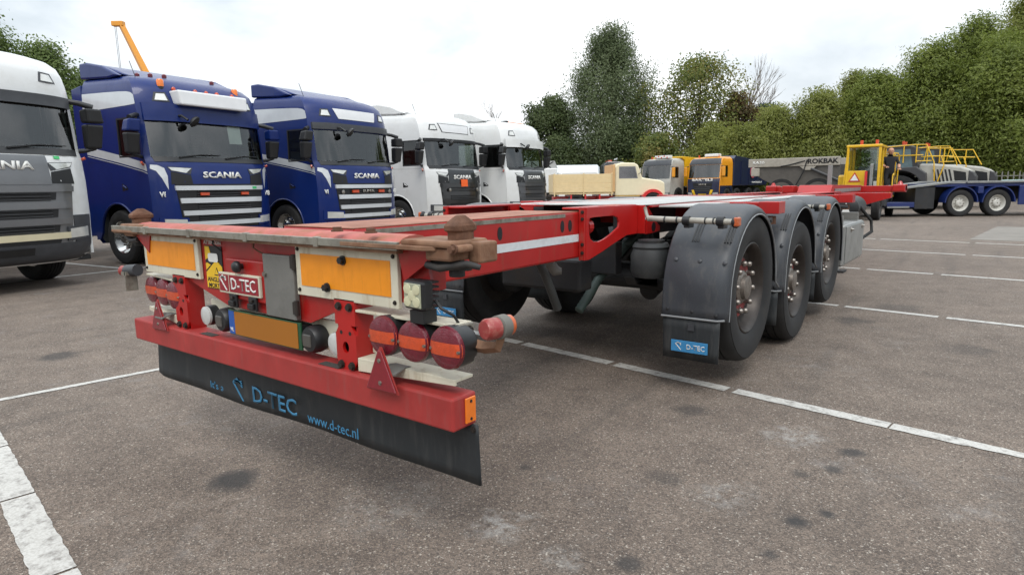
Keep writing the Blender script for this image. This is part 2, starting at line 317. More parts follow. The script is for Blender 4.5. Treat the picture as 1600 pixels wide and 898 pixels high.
def ragged(x0, y0, x1, y1, w, z=.004, worn=0):
    """painted stripe with slightly ragged edges"""
    a = Vector((x0, y0)); d = Vector((x1, y1))-a; L_ = d.length; d.normalize(); n = Vector((-d.y, d.x)); k = max(2, int(L_/.035)); g = G(); vs = []
    for i in range(k+1):
        p = a+d*(L_*i/k); e = .0035; ww = w/2*(1-worn*max(0, i/k-.45)*random.uniform(.2, 1.6))
        for sgn in (-1, 1): q = p+n*(sgn*ww+random.uniform(-e, e)); vs.append((q.x, q.y, z))
    g.add(vs, [(2*i, 2*i+2, 2*i+3, 2*i+1) for i in range(k)]); o = g.build('painted_line', PAINT, gnd); return o
bd = lambda x, x0, y0: y0-.132*(x-x0)          # bay lines all run along (1, -.132)
for x0, x1, wv in ((-2.3, -1.62, 0), (-1.57, -.66, 0), (-.61, .275, 0), (.325, 1.195, 0), (1.245, 2.12, 0), (2.13, 2.75, .9), (3.3, 4.2, 0)): ragged(x0, bd(x0, -.61, 2.81), x1, bd(x1, -.61, 2.81), .10, worn=wv)
for x0, x1 in ((-2.4, -1.5), (-1.42, -.6), (-.52, .3), (.4, 1.24), (1.31, 2.15), (2.22, 3.1), (3.2, 4.1), (4.2, 6)): ragged(x0, bd(x0, 1.24, 6.06)+.0, x1, bd(x1, 1.24, 6.06), .09)
for x0, x1 in ((-2, -.1), (0, .95), (1.05, 1.9), (2.0, 3.6), (3.7, 6)): ragged(x0, bd(x0, 1.52, 9.42), x1, bd(x1, 1.52, 9.42), .10)
for x0, x1 in ((-2, .4), (.5, 2.2), (2.3, 6)): ragged(x0, bd(x0, .56, 12.7), x1, bd(x1, .56, 12.7), .10)
for x0, x1 in ((-2, .4), (.5, 2.2), (2.3, 7)): ragged(x0, bd(x0, .24, 15.5), x1, bd(x1, .24, 15.5), .10)
for x0, x1 in ((-2.54, -1.63), (-1.615, -.87), (-.855, -.06), (-.045, .9), (.92, 2.2)): ragged(x0, bd(x0, 0, -.775), x1, bd(x1, 0, -.775), .125)
ragged(-2.72, -1.3, -2.60, -.36, .06); ragged(-2.59, -.33, -2.12, 3.0, .06)
ragged(-9.1, -3, -9.45, 3.22, .10); ragged(-9.47, 3.25, -15, 2.6, .10); ragged(-9.5, 3.4, -9.9, 20, .10)
cs = G().box(.55, 9, 16.3, 21.6, -.05, .006).build('concrete_slab', mat('pale_concrete', '#7d7871', .85, var=.12, vscale=2, dirt='#5d5852', dscale=1.5, damt=.5)); cs['kind'] = 'structure'; cs.rotation_euler = (0, 0, -.1)

# ================================================================== THE CONTAINER TRAILER (rear face at y = 0, runs along +Y)
T = thing('container_trailer', 'empty red container chassis trailer with rusty twist locks and lifted axles', 'trailer')
X, Z = (1, 0, 0), (0, 0, 1)
bolt_me = {}
def bolt(par, x, y, z, r=.012, h=.010, d=(0, -1, 0), mt=None, name='bolt'):
    k = (round(r, 4), round(h, 4), (mt or RIMG).name)
    if k not in bolt_me:
        g = G().cyl((0, 0, 0), (0, 0, h*.35), r*1.35, 12).cyl((0, 0, h*.3), (0, 0, h), r, 6); o = g.build('bolt', mt or RIMG); bolt_me[k] = o.data; bpy.data.objects.remove(o)
    return inst(name, bolt_me[k], par, (x, y, z), Vector(d).to_track_quat('Z', 'Y').to_euler())
# rear bolster: red face plate, chalked top beam, worn steel edge strip
face = G().prism([(-1.0, 1.13), (-1.03, 1.0), (-.93, .955), (-.60, .905), (-.25, .812), (.36, .806), (.62, .905), (.96, .95), (1.03, 1.0), (1.0, 1.13)], 'y', .048, .062).build('rear_face_plate', RED, T)
G().box(-1.0, 1.0, .062, .15, .98, 1.12).build('rear_beam', RED, T, bevel=.006)
g = G(); prof = [(-.005, 1.125), (-.005, 1.142), (.02, 1.160), (.05, 1.168), (.085, 1.170), (.115, 1.164), (.132, 1.15), (.135, 1.125)]
g.prism(prof, 'x', -1.04, .93).build('top_beam', PINK, T, smooth=30)
box('edge_strip', STRIP, T, -1.25, .945, -.022, -.008, 1.124, 1.152, .002)
box('edge_shelf', RUSTP, T, -1.26, .93, -.010, .05, 1.112, 1.124, .002)
for x in (-.86, -.42, .05, .52): box('strip_clip', STRIP, T, x-.012, x+.012, -.026, -.004, 1.118, 1.1555, .002)
for x in (.62, .80): bolt(T, x, .0, 1.176, .016, .016, (0, 0, 1), RUST)
# twist lock castings
def casting(s):
    c = G(); x = lambda a: s*a
    bx = lambda a, b, *r: c.box(min(x(a), x(b)), max(x(a), x(b)), *r)
    bx(.95, 1.17, -.01, .17, 1.140, 1.162); bx(1.05, 1.16, .0, .17, 1.098, 1.138); bx(1.16, 1.21, .08, .17, 1.088, 1.155); bx(1.155, 1.195, .0, .07, 1.128, 1.15)
    b = c.build('corner_casting', RUSTP, T, bevel=.008)
    h = G(); pts = []
    oct_ = [(-.030, -.030), (-.020, -.052), (.020, -.052), (.030, -.030), (.030, .030), (.020, .052), (-.020, .052), (-.030, .030)]
    rings = [(.95, .8, 1.160), (.95, .8, 1.186), (1.08, 1.03, 1.190), (1.1, 1.05, 1.206), (.95, .85, 1.216), (.35, .35, 1.236), (.2, .2, 1.238)]
    for sx, sy, z in rings: pts += [(x(1.1295)+a*sx, .083+q*sy, z) for a, q in oct_]
    n = 8; fs = [(i*n+k, i*n+(k+1) % n, (i+1)*n+(k+1) % n, (i+1)*n+k) for i in range(len(rings)-1) for k in range(n)]+[tuple(range(n))[::-1], tuple(range(n*(len(rings)-1), n*len(rings)))]
    h.add(pts, fs).build('twist_lock_head', RUST, b, bevel=.004)
    g = G().cyl((x(1.13), .06, 1.10), (x(1.13), .06, 1.045), .026, 12).box(min(x(1.03), x(1.2)), max(x(1.03), x(1.2)), .03, .055, 1.070, 1.098); g.build('lock_nut', UNDER, b, bevel=.004)
    g = G().tube([(x(1.04), .02, 1.082), (x(1.10), .01, 1.075), (x(1.20), .03, 1.092), (x(1.235), .05, 1.082)], [.013, .012, .012, .009], 8); g.build('lock_handle', UNDER, b, smooth=50)
    bolt(b, x(1.175), .0, 1.139, .012, .02, (0, -1, 0), RUST)
    g = G().prism([(x(.90), 1.13), (x(1.06), 1.13), (x(1.06), 1.10), (x(.93), 1.02)], 'y', .02, .05); g.build('gusset', RED, b)
    return b
casting(1); casting(-1)
# protruding rusty plate ends
G().prism([(.66, -.024), (1.06, -.026), (1.10, -.005), (1.10, .03), (.66, .03)], 'z', 1.130, 1.144).build('bolster_lip', RUSTP, T, bevel=.002)
G().prism([(-1.23, -.03), (-.95, -.02), (-.95, .03), (-1.22, .02)], 'z', 1.120, 1.132).build('bolster_lip', RUSTP, T, bevel=.002)
# reflective marker boards
for x0, x1 in ((-1.005, -.448), (.315, .89)):
    b = G().box(x0, x1, .028, .046, .918, 1.118).build('marker_board', CREAM, T, bevel=.003)
    G().box(x0+.034, x1-.034, .0255, .030, .958, 1.082).build('orange_panel', ORNG, b)
    for bx_, bz in ((x0+.018, 1.098), (x1-.018, 1.098), (x0+.018, .940), (x1-.018, .940)): bolt(b, bx_, .028, bz, .006, .006)
    if x0 > 0:
        bolt(b, .61, .026, 1.07, .013, .02, mt=BLK); bolt(b, .51, .026, .963, .013, .02, mt=BLK)
# blind spot sticker (yellow, black)
st = box('warning_sticker', BLKP, T, -.415, -.268, .0440, .0478, .882, 1.078)
def flat(name, mt, par, poly, y): return G().prism(poly, 'y', y-.0014, y).build(name, mt, par)
flat('yellow_field', YEL, st, [(-.412, .885), (-.271, .885), (-.271, .985), (-.318, 1.015), (-.412, .955)], .0438)
flat('yellow_field', YEL, st, [(-.412, 1.012), (-.36, 1.035), (-.375, 1.075), (-.412, 1.075)], .0438)
flat('yellow_field', YEL, st, [(-.412, .965), (-.37, .99), (-.40, 1.0), (-.412, .995)], .0438)
flat('sticker_truck', WHITEP, st, rrect(-.385, -.300, 1.005, 1.045, .012), .0424)
flat('sticker_triangle', BLKP, st, [(-.34, .945), (-.295, .945), (-.318, .982)], .0424)
flat('sticker_triangle', YEL, st, [(-.332, .950), (-.303, .950), (-.318, .974)], .0408)
text('ANGLES', BLKP, st, (-.342, .0420, .925), X, Z, .022, .125, .001, .02); text('MORTS', BLKP, st, (-.342, .0420, .897), X, Z, .022, .11, .001, .02)
text('ATTENTION', WHITEP, st, (-.345, .0445, 1.094), X, Z, .018, .15, .001, .02)
# drawer, name plate, latches, grey door
b = G().box(-.215, .08, .030, .046, .855, 1.032).build('hatch', RED, T, bevel=.006)
G().lathe([(.012, 0), (.014, .012), (.024, .018), (.026, .03), (.020, .040), (.006, .044)], (-.078, .030, 1.004), (0, -1, 0), 16).build('knob', BLK, b, smooth=50)
npl = G().box(-.258, .066, .016, .030, .879, .971).build('name_plate', CREAM, T, bevel=.003)
flat('name_panel', mat('dark_red_plate', '#8c1c28', .45, var=.1), npl, [(-.168, .888), (.057, .888), (.057, .962), (-.168, .962)], .0155)
flat('name_panel', MATS['dark_red_plate'], npl, [(-.25, .888), (-.176, .888), (-.176, .962), (-.25, .962)], .0155)
def dlogo(par, mt, cx, cz, s, y, ax='y'):
    """three-bladed wing emblem"""
    for k in range(4):
        a = k*.13; flat('emblem_blade', mt, par, [(cx+s*(-.5+a*.9), cz+s*(.30+a*.6)), (cx+s*(-.40+a*.8), cz+s*(.42+a*.45)), (cx+s*(.38), cz+s*(.50-.10*k)), (cx+s*(.32), cz+s*(.44-.10*k))], y)
    flat('emblem_blade', mt, par, [(cx-s*.5, cz+s*.30), (cx-s*.28, cz+s*.24), (cx+s*.42, cz-s*.50), (cx+s*.30, cz-s*.52)], y)
dlogo(npl, WHITEP, -.213, .925, .062, .0138)
text('D-TEC', WHITEP, npl, (-.056, .0132, .925), X, Z, .052, .19, .003, .005)
for x in (-.158, -.004):
    lt = G().box(x-.030, x+.030, .018, .030, .818, .878).build('rubber_latch', BLK, T, bevel=.004)
    box('latch_hook', BLK, lt, x-.022, x+.022, .006, .018, .826, .850, .003); box('latch_hook', RIMG, lt, x-.012, x+.012, .010, .018, .856, .868, .002)
b = G().box(.092, .302, .022, .046, .811, 1.068).build('grey_door', GREYP, T, bevel=.004)
for z in (.862, 1.045): G().cyl((.306, .026, z-.03), (.306, .026, z+.03), .010, 10).box(.29, .305, .017, .024, z-.025, z+.025).build('hinge', RIMG, b)
G().cyl((.108, .022, .985), (.108, .012, .985), .010, 10).build('door_lock', CHROME, b)
# loose wires hanging under the bolster
G().tube([(-.30, .03, 1.12), (-.29, .02, 1.09), (-.275, .03, 1.075), (-.26, .04, 1.06)], .004, 6).build('wire', BLK, T)
G().tube([(.03, .03, 1.115), (.035, .02, 1.09), (.055, .03, 1.075), (.085, .035, 1.065)], .0035, 6).build('wire', RUST, T)
# white lamp bar and number plate
bar = G().box(-.48, .56, .085, .100, .695, .818).build('lamp_bar', CREAM, T, bevel=.003)
pl = G().box(-.222, .318, .028, .036, .690, .803).build('number_plate', mat('plate_rim', '#1c4a2e', .5), T, bevel=.002)
flat('plate_panel', PLATE, pl, rrect(-.172, .298, .695, .798, .006), .0275); flat('eu_band', EUB, pl, [(-.218, .695), (-.174, .695), (-.174, .798), (-.218, .798)], .0275)
text('NL', WHITEP, pl, (-.196, .0258, .715), X, Z, .018, .026, .0008, .01)
box('plate_backing', BLK, T, -.22, .315, .036, .085, .70, .79)
for x in (-.292, .372):
    lp = G().lathe([(.052, 0), (.056, .02), (.054, .05), (.046, .062), (.0, .066)][:-1]+[(.01, .066)], (x, .085, .742), (0, -1, 0), 24).build('plate_lamp', BLK, T, smooth=40)
    box('lamp_window', mat('smoked_lens', '#4c4a46', .3, coat=.3), lp, x-.03, x+.02, .016, .026, .715, .765, .004)
for x in (-.446, .522):
    lp = G().lathe([(.046, 0), (.048, .02), (.046, .040)], (x, .085, .745), (0, -1, 0), 24).build('reversing_lamp', BLK, T, smooth=40)
    G().lathe([(.045, 0), (.043, .010), (.030, .015), (.006, .0165)], (x, .045, .745), (0, -1, 0), 24).build('lens', WLENS, lp, smooth=40)
# red uprights
for s in (-1, 1):
    a, c = s*.54, s*.655; x0, x1 = min(a, c), max(a, c)
    if s < 0: x0, x1 = -.72, -.60
    hole = [(x0+.055+.018*math.cos(2*PI*k/12), .745+.022*math.sin(2*PI*k/12)) for k in range(12)]
    out = []
    for k in range(12):
        t = 2*PI*k/12; cx_, cz_ = math.cos(t), math.sin(t); mx_ = max(abs(cx_), abs(cz_)); hx = (x1-x0)/2; out.append(((x0+x1)/2+cx_/mx_*hx, .745+cz_/mx_*(.085)))
    u = G().ringplate(out, hole, 'y', .028, .040).box(x0, x1, .028, .040, .83, .925).box(x0, x0+.010, .040, .115, .66, .925).box(x1-.010, x1, .040, .115, .66, .925).build('upright', REDH, T)
    box('upright_core', UNDER, u, x0+.012, x1-.012, .09, .108, .665, .92)
    bx = (x0+x1)/2
    for z in (.898, .678):
        for dx in (-.030, .030): bolt(u, bx+dx, .028, z, .012, .012)
    for dx in (-.025, .025): G().cyl((bx+dx, .0275, .80), (bx+dx, .030, .80), .008, 10).build('hole', BLKP, u)
    box('grip_pad', mat('anti_slip_pad', '#3b3734', .9), T, (.44 if s > 0 else -.47), (.56 if s > 0 else -.36), .012, .05, .6605, .6625)
# tail lamp boxes
def tail(s):
    x = lambda a, b: (min(s*a, s*b), max(s*a, s*b))
    x0, x1 = x(.657, 1.135); ya, yb = (.03, .03) if s > 0 else (.055, .085)      # the left box is bent back a little
    sl = lambda q: (0 if s > 0 else (-q-.657)*.10)
    def slab(z0, z1, y0, y1, zr0=None):
        p = []
        for z in (0, 1):
            for (q, yy) in ((x0, y0), (x1, y0), (x1, y1), (x0, y1)):
                zz = z1 if z else (z0 if abs(q) < .9 or zr0 is None else zr0); p.append((q, yy+sl(q), zz))
        return G().hexa(p)
    bx = slab(.884, .893, .03, .118).build('lamp_box', CREAM, T, bevel=.0015)
    slab(.704, .714, .03, .118).build('lower_shelf', CREAM, bx, bevel=.0015); slab(.664, .704, .03, .038, .694).build('shelf_lip', CREAM, bx, bevel=.001); slab(.862, .884, .11, .118).build('rear_lip', CREAM, bx, bevel=.001)
    q0, q1 = x(.66, .74); G().box(q0, q1, .10, .108, .72, .80).build('back_plate', CREAM, bx)
    LP = [(.070, 0), (.071, .010), (.066, .020), (.045, .027), (.006, .029)]
    def lens_y(r):
        for (r0, t0), (r1, t1) in zip(LP, LP[1:]):
            if (r0-r)*(r1-r) <= 0 and r0 >= r >= r1: return t0+(t1-t0)*(r0-r)/(r0-r1+1e-9)
        return .0 if r > .07 else .029
    for c, yf in ((.832, -.012), (.979, -.012), (1.127, -.012)) if s > 0 else ((-.74, .020), (-.89, .036), (-1.04, .0475)):
        cz = .824 if s > 0 else .815; y0 = yf+.029
        lp = G().lathe([(.045, .0), (.060, .012), (.068, .03), (.071, .09)], (c, y0+.085, cz), (0, -1, 0), 32).build('tail_lamp', BLK, T, smooth=40)
        G().lathe(LP, (c, y0, cz), (0, -1, 0), 32).build('lens', LENS, lp, smooth=40)
        vs, fs = [], []; nu = 18
        for j in range(5):
            zz = -.021+.042*j/4; half = math.sqrt(.0695**2-zz*zz)
            for i in range(nu+1):
                u = -half+2*half*i/nu; vs.append((c+u, y0-.0012-lens_y(math.hypot(u, zz)), cz+zz))
        fs = [(j*(nu+1)+i, j*(nu+1)+i+1, (j+1)*(nu+1)+i+1, (j+1)*(nu+1)+i) for j in range(4) for i in range(nu)]
        G().add(vs, fs).build('amber_band', LENSA, lp, smooth=60)
        for sx in (-.058, .058): bolt(lp, c+sx, y0-.021, cz-.004, .005, .006, mt=CHROME)
    # triangle reflector on a bent bracket
    ax = .848 if s > 0 else -.83; yt = 0 if s > 0 else .018
    tr = G().prism([(ax-.075, .640), (ax+.075, .644), (ax+.006, .785), (ax-.006, .785)], 'y', -.034+yt, -.026+yt).build('triangle_reflector', mat('triangle_red', '#7d1a26', .3, coat=.4, var=.12, vscale=60), T, bevel=.004)
    G().prism([(ax-.080, .635), (ax+.080, .639), (ax+.005, .793), (ax-.005, .793)], 'y', -.026+yt, -.021+yt).build('backing', REDF, tr)
    for z in (.670, .748): bolt(tr, ax, -.034+yt, z, .006, .004, mt=CHROME)
    G().prism([(-.020, .700), (.03, .7155), (.06, .7155), (.03, .7195), (-.020, .706)], 'x', ax-.02, ax+.06).build('bracket', GREYP, tr)
tail(1); tail(-1)
# rubber marker arm with lamp
def marker(s):
    x = s*1.136
    a = G().box(min(x, x+s*.012), max(x, x+s*.012), .05, .115, .755, .892).box(min(x, x+s*.012), max(x, x+s*.012), .042, .05, .755, .892).build('marker_bracket', STRIP, T, bevel=.004)
    for z in (.775, .872): bolt(a, x+s*.012, .09, z, .009, .012, (s, 0, 0))
    G().tube([(x+s*.01, .085, .825), (x+s*.08, .085, .822), (x+s*.135, .083, .832), (x+s*.148, .083, .865)], [.022, .020, .018, .016], 4).build('marker_arm', RUSTP, a)
    G().lathe([(.030, -.022), (.037, -.018), (.037, .018), (.030, .022)], (x+s*.148, .083, .898), (0, -1, 0), 20).build('marker_lamp', mat('dusty_grey_rubber', '#6a6862', .7), a, smooth=35)
marker(1)
lm = [o for o in T.children if o.name.startswith('marker_bracket')][0]
G().lathe([(.033, 0), (.034, .04), (.028, .050), (.006, .052)], (1.284, .064, .898), (-.25, -1, 0), 20).build('red_lens', mat('pale_red_lens', '#8e3230', .4, coat=.2, dirt='#b08474', dscale=25, damt=.6), lm, smooth=40)
G().lathe([(.032, 0), (.032, .022), (.024, .030), (.006, .032)], (1.284, .102, .898), (.25, 1, 0), 20).build('amber_lens', MAMB, lm, smooth=40)
ml = G().box(-1.25, -1.19, .0, .06, .885, .905).box(-1.21, -1.20, .0, .06, .80, .905).build('marker_bracket', STRIP, T)
G().lathe([(.026, 0), (.028, .03), (.020, .04)], (-1.245, .03, .905), (-1, -.5, 0), 16).build('red_lens', MATS['pale_red_lens'], ml, smooth=40)
G().cyl((-1.24, .03, .905), (-1.16, .05, .912), .032, 14).build('marker_lamp', DGREY, ml, smooth=40)
# square LED work lamp on the lamp box
R3 = Matrix.Rotation(math.radians(-6), 3, 'Z')
wl = G().obox((1.015, .0, .986), (.102, .045, .095), R3).build('work_lamp', BLK, T, bevel=.010)
g = G()
for k in range(6): g.obox((1.018, .034, .946+k*.016), (.090, .030, .006), R3)
g.build('cooling_fins', BLK, wl)['kind'] = 'stuff'
G().obox((1.0125, -.0245, .986), (.084, .004, .078), R3).build('lens', mat('worklamp_lens', '#9da08a', .12, coat=.6, var=.12, vscale=40), wl, bevel=.004)
for dx, dz in ((-.022, .020), (.022, .020), (-.022, -.020), (.022, -.020), (0, 0)):
    G().lathe([(.017, 0), (.016, .003), (.004, .0045)], (1.0125+dx, -.0265-dx*.1, .986+dz), (0, -1, 0), 14).build('led', mat('led_bowl', '#d8d6b4', .2, metal=.3, coat=.4), wl, smooth=40)
G().box(.985, 1.045, -.012, .05, .893, .935).build('lamp_foot', BLK, wl)
G().tube([(1.06, .03, .965), (1.095, .02, .945), (1.12, .05, .92), (1.12, .07, .893), (1.12, .075, .87)], .005, 8).build('cable', BLK, wl, smooth=60)
# bumper and spray flap
bp = G().box(-1.15, 1.15, 0, .115, .548, .660).build('bumper', REDF, T, bevel=.008)
box('side_reflector', AMB, bp, 1.150, 1.157, .055, .105, .562, .648, .003)
for z in (.575, .635): bolt(bp, 1.157, .08, z, .004, .003, (1, 0, 0), BLK)
fn = lambda u, v: (u, .093+.010*math.sin(u*2.3)*(1-v)+.006*math.sin(u*7)*(1-v), .335+.215*v+(.02*max(0, -u-1.04)*14*(1-v)))
us = [-1.098+.05*k for k in range(45)]+[1.160, 1.172]
fl = G().grid(fn, us, [k/5 for k in range(6)]).build('spray_flap', FLAPM, T, smooth=60, solid=.008)
fz = .465
def onflap(x): return .080
text("It's a", BLUELOGO, fl, (-.49, .082, .383), X, Z, .036, .122, .001); dlogo(fl, BLUELOGO, -.286, .402, .098, .080)
text('D-TEC', BLUELOGO, fl, (.003, .079, .405), X, Z, .076, .34, .001, .012); text('www.d-tec.nl', BLUELOGO, fl, (.412, .078, .385), X, Z, .044, .325, .001)
bolt(fl, 1.158, .087, .535, .008, .006)

# ---- frame: extending rear beams, sleeve brackets, main rails, bolsters
def slot_holes(par, x, pts, s):
    for y, z in pts: G().prism([(y+.020*math.cos(2*PI*k/16), z+.034*math.sin(2*PI*k/16)) for k in range(16)], 'x', x, x+s*.0015).build('slot', BLKP, par)
for s in (1, -1):
    if s > 0: bm_ = G().box(.05, .524, .152, 1.84, .90, 1.172).build('extending_beam', RED, T, bevel=.012)
    else: bm_ = G().box(-.524, -.05, .152, 1.84, .90, 1.10).build('extending_beam', RED, T, bevel=.012)
    xo = .524 if s > 0 else -.524
    box('reflective_tape', TAPE, bm_, min(xo, xo+s*.0015), max(xo, xo+s*.0015), .30, 1.862, .998, 1.041)
    slot_holes(bm_, xo, [(1.053, 1.094), (1.63, 1.096), (1.712, 1.096)] if s > 0 else [], s)
    # rubbed rusty top flange along the beam
    s > 0 and G().box(.058, .516, .155, 1.83, 1.172, 1.175).build('rubbed_top', RUBT, bm_)
    s > 0 and box('rubbed_edge', STRIP, bm_, min(xo, xo+s*.0018), max(xo, xo+s*.0018), .24, 1.66, 1.146, 1.166)
    # sleeve bracket plate with an oval opening
    n = 24; inn = []; hp = rrect(0, 1, 0, 1, .3, 5)
    opening = [(1.86, 1.132), (1.9, 1.135), (2.03, 1.136), (2.16, 1.134), (2.22, 1.12), (2.236, 1.09), (2.23, 1.06), (2.18, 1.04), (2.11, 1.015), (2.04, .995), (1.97, .985), (1.91, .99), (1.87, 1.01), (1.853, 1.05), (1.85, 1.1)]
    outer = [(1.822, 1.198), (1.88, 1.198), (2.05, 1.197), (2.3, 1.195), (2.505, 1.192), (2.505, 1.12), (2.505, 1.03), (2.49, 1.0), (2.35, 1.0), (2.2, .965), (2.02, .92), (1.86, .885), (1.822, .885), (1.822, 1.0), (1.822, 1.1)]
    xb = s*.556
    br = G().ringplate(outer, opening, 'x', min(xb, xb+s*.014), max(xb, xb+s*.014)).build('sleeve_bracket', REDH, T, bevel=.003)
    box('bracket_top', REDH, br, min(s*.40, s*.56), max(s*.40, s*.56), 1.822, 2.5, 1.184, 1.196, .002)
    box('bracket_flange', REDH, br, min(s*.53, s*.62), max(s*.53, s*.62), 2.505, 2.517, 1.0, 1.19, .002)
    box('sleeve_collar', RED, br, min(s*.526, s*.566), max(s*.526, s*.566), 1.806, 1.822, .885, 1.198, .002)
    for z in (.93, .98, 1.13, 1.17): bolt(br, s*.552, 1.806, z, .008, .010)
    box('end_plate', REDH, br, min(s*.52, s*.565), max(s*.52, s*.565), 2.52, 2.64, 1.0, 1.185, .004); box('tape', TAPE, br, min(s*.566, s*.5675), max(s*.566, s*.5675), 2.53, 2.635, 1.086, 1.143)
    gp = [(2.645, 1.175), (2.68, 1.168), (2.78, 1.08), (2.872, 1.03), (2.872, .995), (2.72, .985), (2.645, .985)]
    gs = G().prism(gp, 'x', min(s*.556, s*.57), max(s*.556, s*.57)).build('gusset_plate', REDH, br, bevel=.003)
    for (y, z, r) in ((2.715, 1.10, .020), (2.76, 1.03, .034)): G().cyl((s*.570, y, z), (s*.5715, y, z), r, 18).build('hole', BLKP, gs)
    G().cyl((s*.50, 1.90, 1.08), (s*.50, 1.95, 1.08), .05, 14).build('guide_roller', REDH, br)
    # main rail: web coloured dark to paint in the shade behind the gusset
    box('main_rail', UNDER, T, min(s*.30, s*.40), max(s*.30, s*.40), 2.66, 9.6, .95, 1.168, .006); box('rail_flange', REDH, T, min(s*.30, s*.60), max(s*.30, s*.60), 2.66, 9.6, 1.170, 1.182, .002)
    box('gooseneck_rail', REDH, T, min(s*.34, s*.5), max(s*.34, s*.5), 9.6, 12.5, 1.0, 1.165, .006)
for y in (4.6, 7.6, 9.0): box('cross_member', UNDER, T, -.40, .40, y, y+.12, .94, 1.10, .004)
def bolster(y, xe, z0, z1, deep):
    b = G().prism([(-xe, z1), (-xe, z0), (-.62, deep), (.62, deep), (xe, z0), (xe, z1)], 'y', y, y+.16).build('bolster', REDH, T, bevel=.006)
    for s in (-1, 1):
        box('lock_box', REDH, b, s*xe-.06, s*xe+.09, y-.01, y+.17, z0-.01, z1+.004, .005); G().cyl((s*xe, y+.08, z0-.09), (s*xe, y+.08, z0-.03), .05, 12).build('lock_base', RUST, b)
        G().tube([(s*xe-.06, y-.03, z0-.05), (s*xe+.05, y-.03, z0-.055)], .02, 8).build('lock_handle', UNDER, b)
    return b
bolster(3.56, 1.12, 1.105, 1.182, 1.0); bolster(6.72, 1.12, 1.10, 1.182, 1.0)
bf = G().prism([(-1.22, 1.15), (-1.22, 1.07), (-.78, .93), (.78, .93), (1.22, 1.07), (1.22, 1.15)], 'y', 10.1, 10.3).build('bolster', REDH, T, bevel=.006)
G().prism([(-1.22, 1.25), (-1.22, 1.13), (1.22, 1.13), (1.22, 1.25)], 'y', 12.2, 12.42).build('front_bolster', REDH, T, bevel=.006)
for s in (-1, 1):
    G().box(s*1.12-.1, s*1.12+.1, 12.10, 12.5, 1.14, 1.27).build('lock_box', REDH, T, bevel=.02); G().cyl((s*1.12, 12.3, 1.27), (s*1.12, 12.3, 1.33), .05, 12, .02).build('twist_lock_head', REDH, T)
G().prism([(9.3, 1.17), (9.45, 1.285), (12.2, 1.265), (12.2, 1.17)], 'x', .02, .50).build('gooseneck_box', REDH, T, bevel=.006)
box('side_plate', ALU, T, .502, .510, 9.62, 12.1, 1.165, 1.225)
box('red_valve_block', REDH, T, -.18, -.02, 9.2, 9.5, 1.17, 1.28, .01)
box('stake_post', ALU, T, .40, .46, 9.55, 9.60, 1.28, 1.585, .004)
box('deck_plate', SHEET, T, .61, .84, 2.75, 6.6, 1.168, 1.180, .002); box('deck_plate', SHEET, T, -.84, -.61, 2.75, 6.6, 1.168, 1.180, .002); box('deck_plate', SHEET, T, -.30, .58, 2.56, 5.6, 1.184, 1.192, .002)
# running gear
tyre_prof = [(.285, -.14), (.31, -.155), (.40, -.182), (.455, -.180), (.485, -.165), (.500, -.135), (.503, -.09), (.492, -.088), (.492, -.078), (.505, -.076), (.506, -.03), (.495, -.028), (.495, -.018), (.507, -.016), (.507, .016), (.495, .018), (.495, .028), (.506, .03), (.505, .076), (.492, .078), (.492, .088), (.503, .09), (.500, .135), (.485, .165), (.472, .173), (.470, .178), (.455, .180), (.40, .183), (.335, .172), (.31, .155), (.285, .14)]
# profile distances run along +X (outboard side positive); axle end at x = 0
def make_wheel(name, par, hubm=RIMR, chrome=True):
    w = G().lathe(tyre_prof, n=56, closed=True).build(name, RUB, par, smooth=35)
    G().lathe([(.289, -.15), (.305, -.150), (.286, -.13), (.270, -.10), (.262, .03), (.272, .10), (.286, .13), (.308, .148), (.308, .158), (.300, .162), (.286, .150), (.277, .12), (.262, .085), (.235, .075), (.205, .082), (.175, .080), (.12, .075), (.02, .075), (.02, -.15)], n=48, closed=True).build('rim', RIMG, w, smooth=35)
    G().lathe([(.205, .0), (.215, .055), (.205, .086), (.165, .088), (.155, .084), (.10, .082)], n=40).build('wheel_disc', hubm, w, smooth=35)
    G().lathe([(.115, .05), (.115, .105), (.10, .118), (.085, .120), (.08, .145), (.065, .150), (.02, .152)], n=28).build('hub', HUBM, w, smooth=35)
    if chrome:
        nm = None
        for k in range(10):
            a = 2*PI*k/10+.2; p = (.085, .168*math.cos(a), .168*math.sin(a))
            if nm is None: o = G().lathe([(.020, 0), (.020, .006), (.0155, .008), (.0155, .030), (.019, .034), (.019, .046), (.012, .056), (.004, .058)], n=12).build('wheel_nut', NUTM, w, smooth=35); nm = o.data; o.location = p
            else: inst('wheel_nut', nm, w, p)
    return w
AX = [(2.889, .63), (4.195, .512), (5.501, .622)]
wm = make_wheel('wheel', T); wm.location = (1.058, AX[0][0], AX[0][1]); wm.rotation_euler = (.3, 0, 0)
for i, (y, z) in enumerate(AX):
    for s in (1, -1):
        if i == 0 and s == 1: continue
        c = copy_tree(wm, T); c.location = (s*1.058, y, z); c.rotation_euler = (.3+i*1.7, 0, 0 if s > 0 else PI)
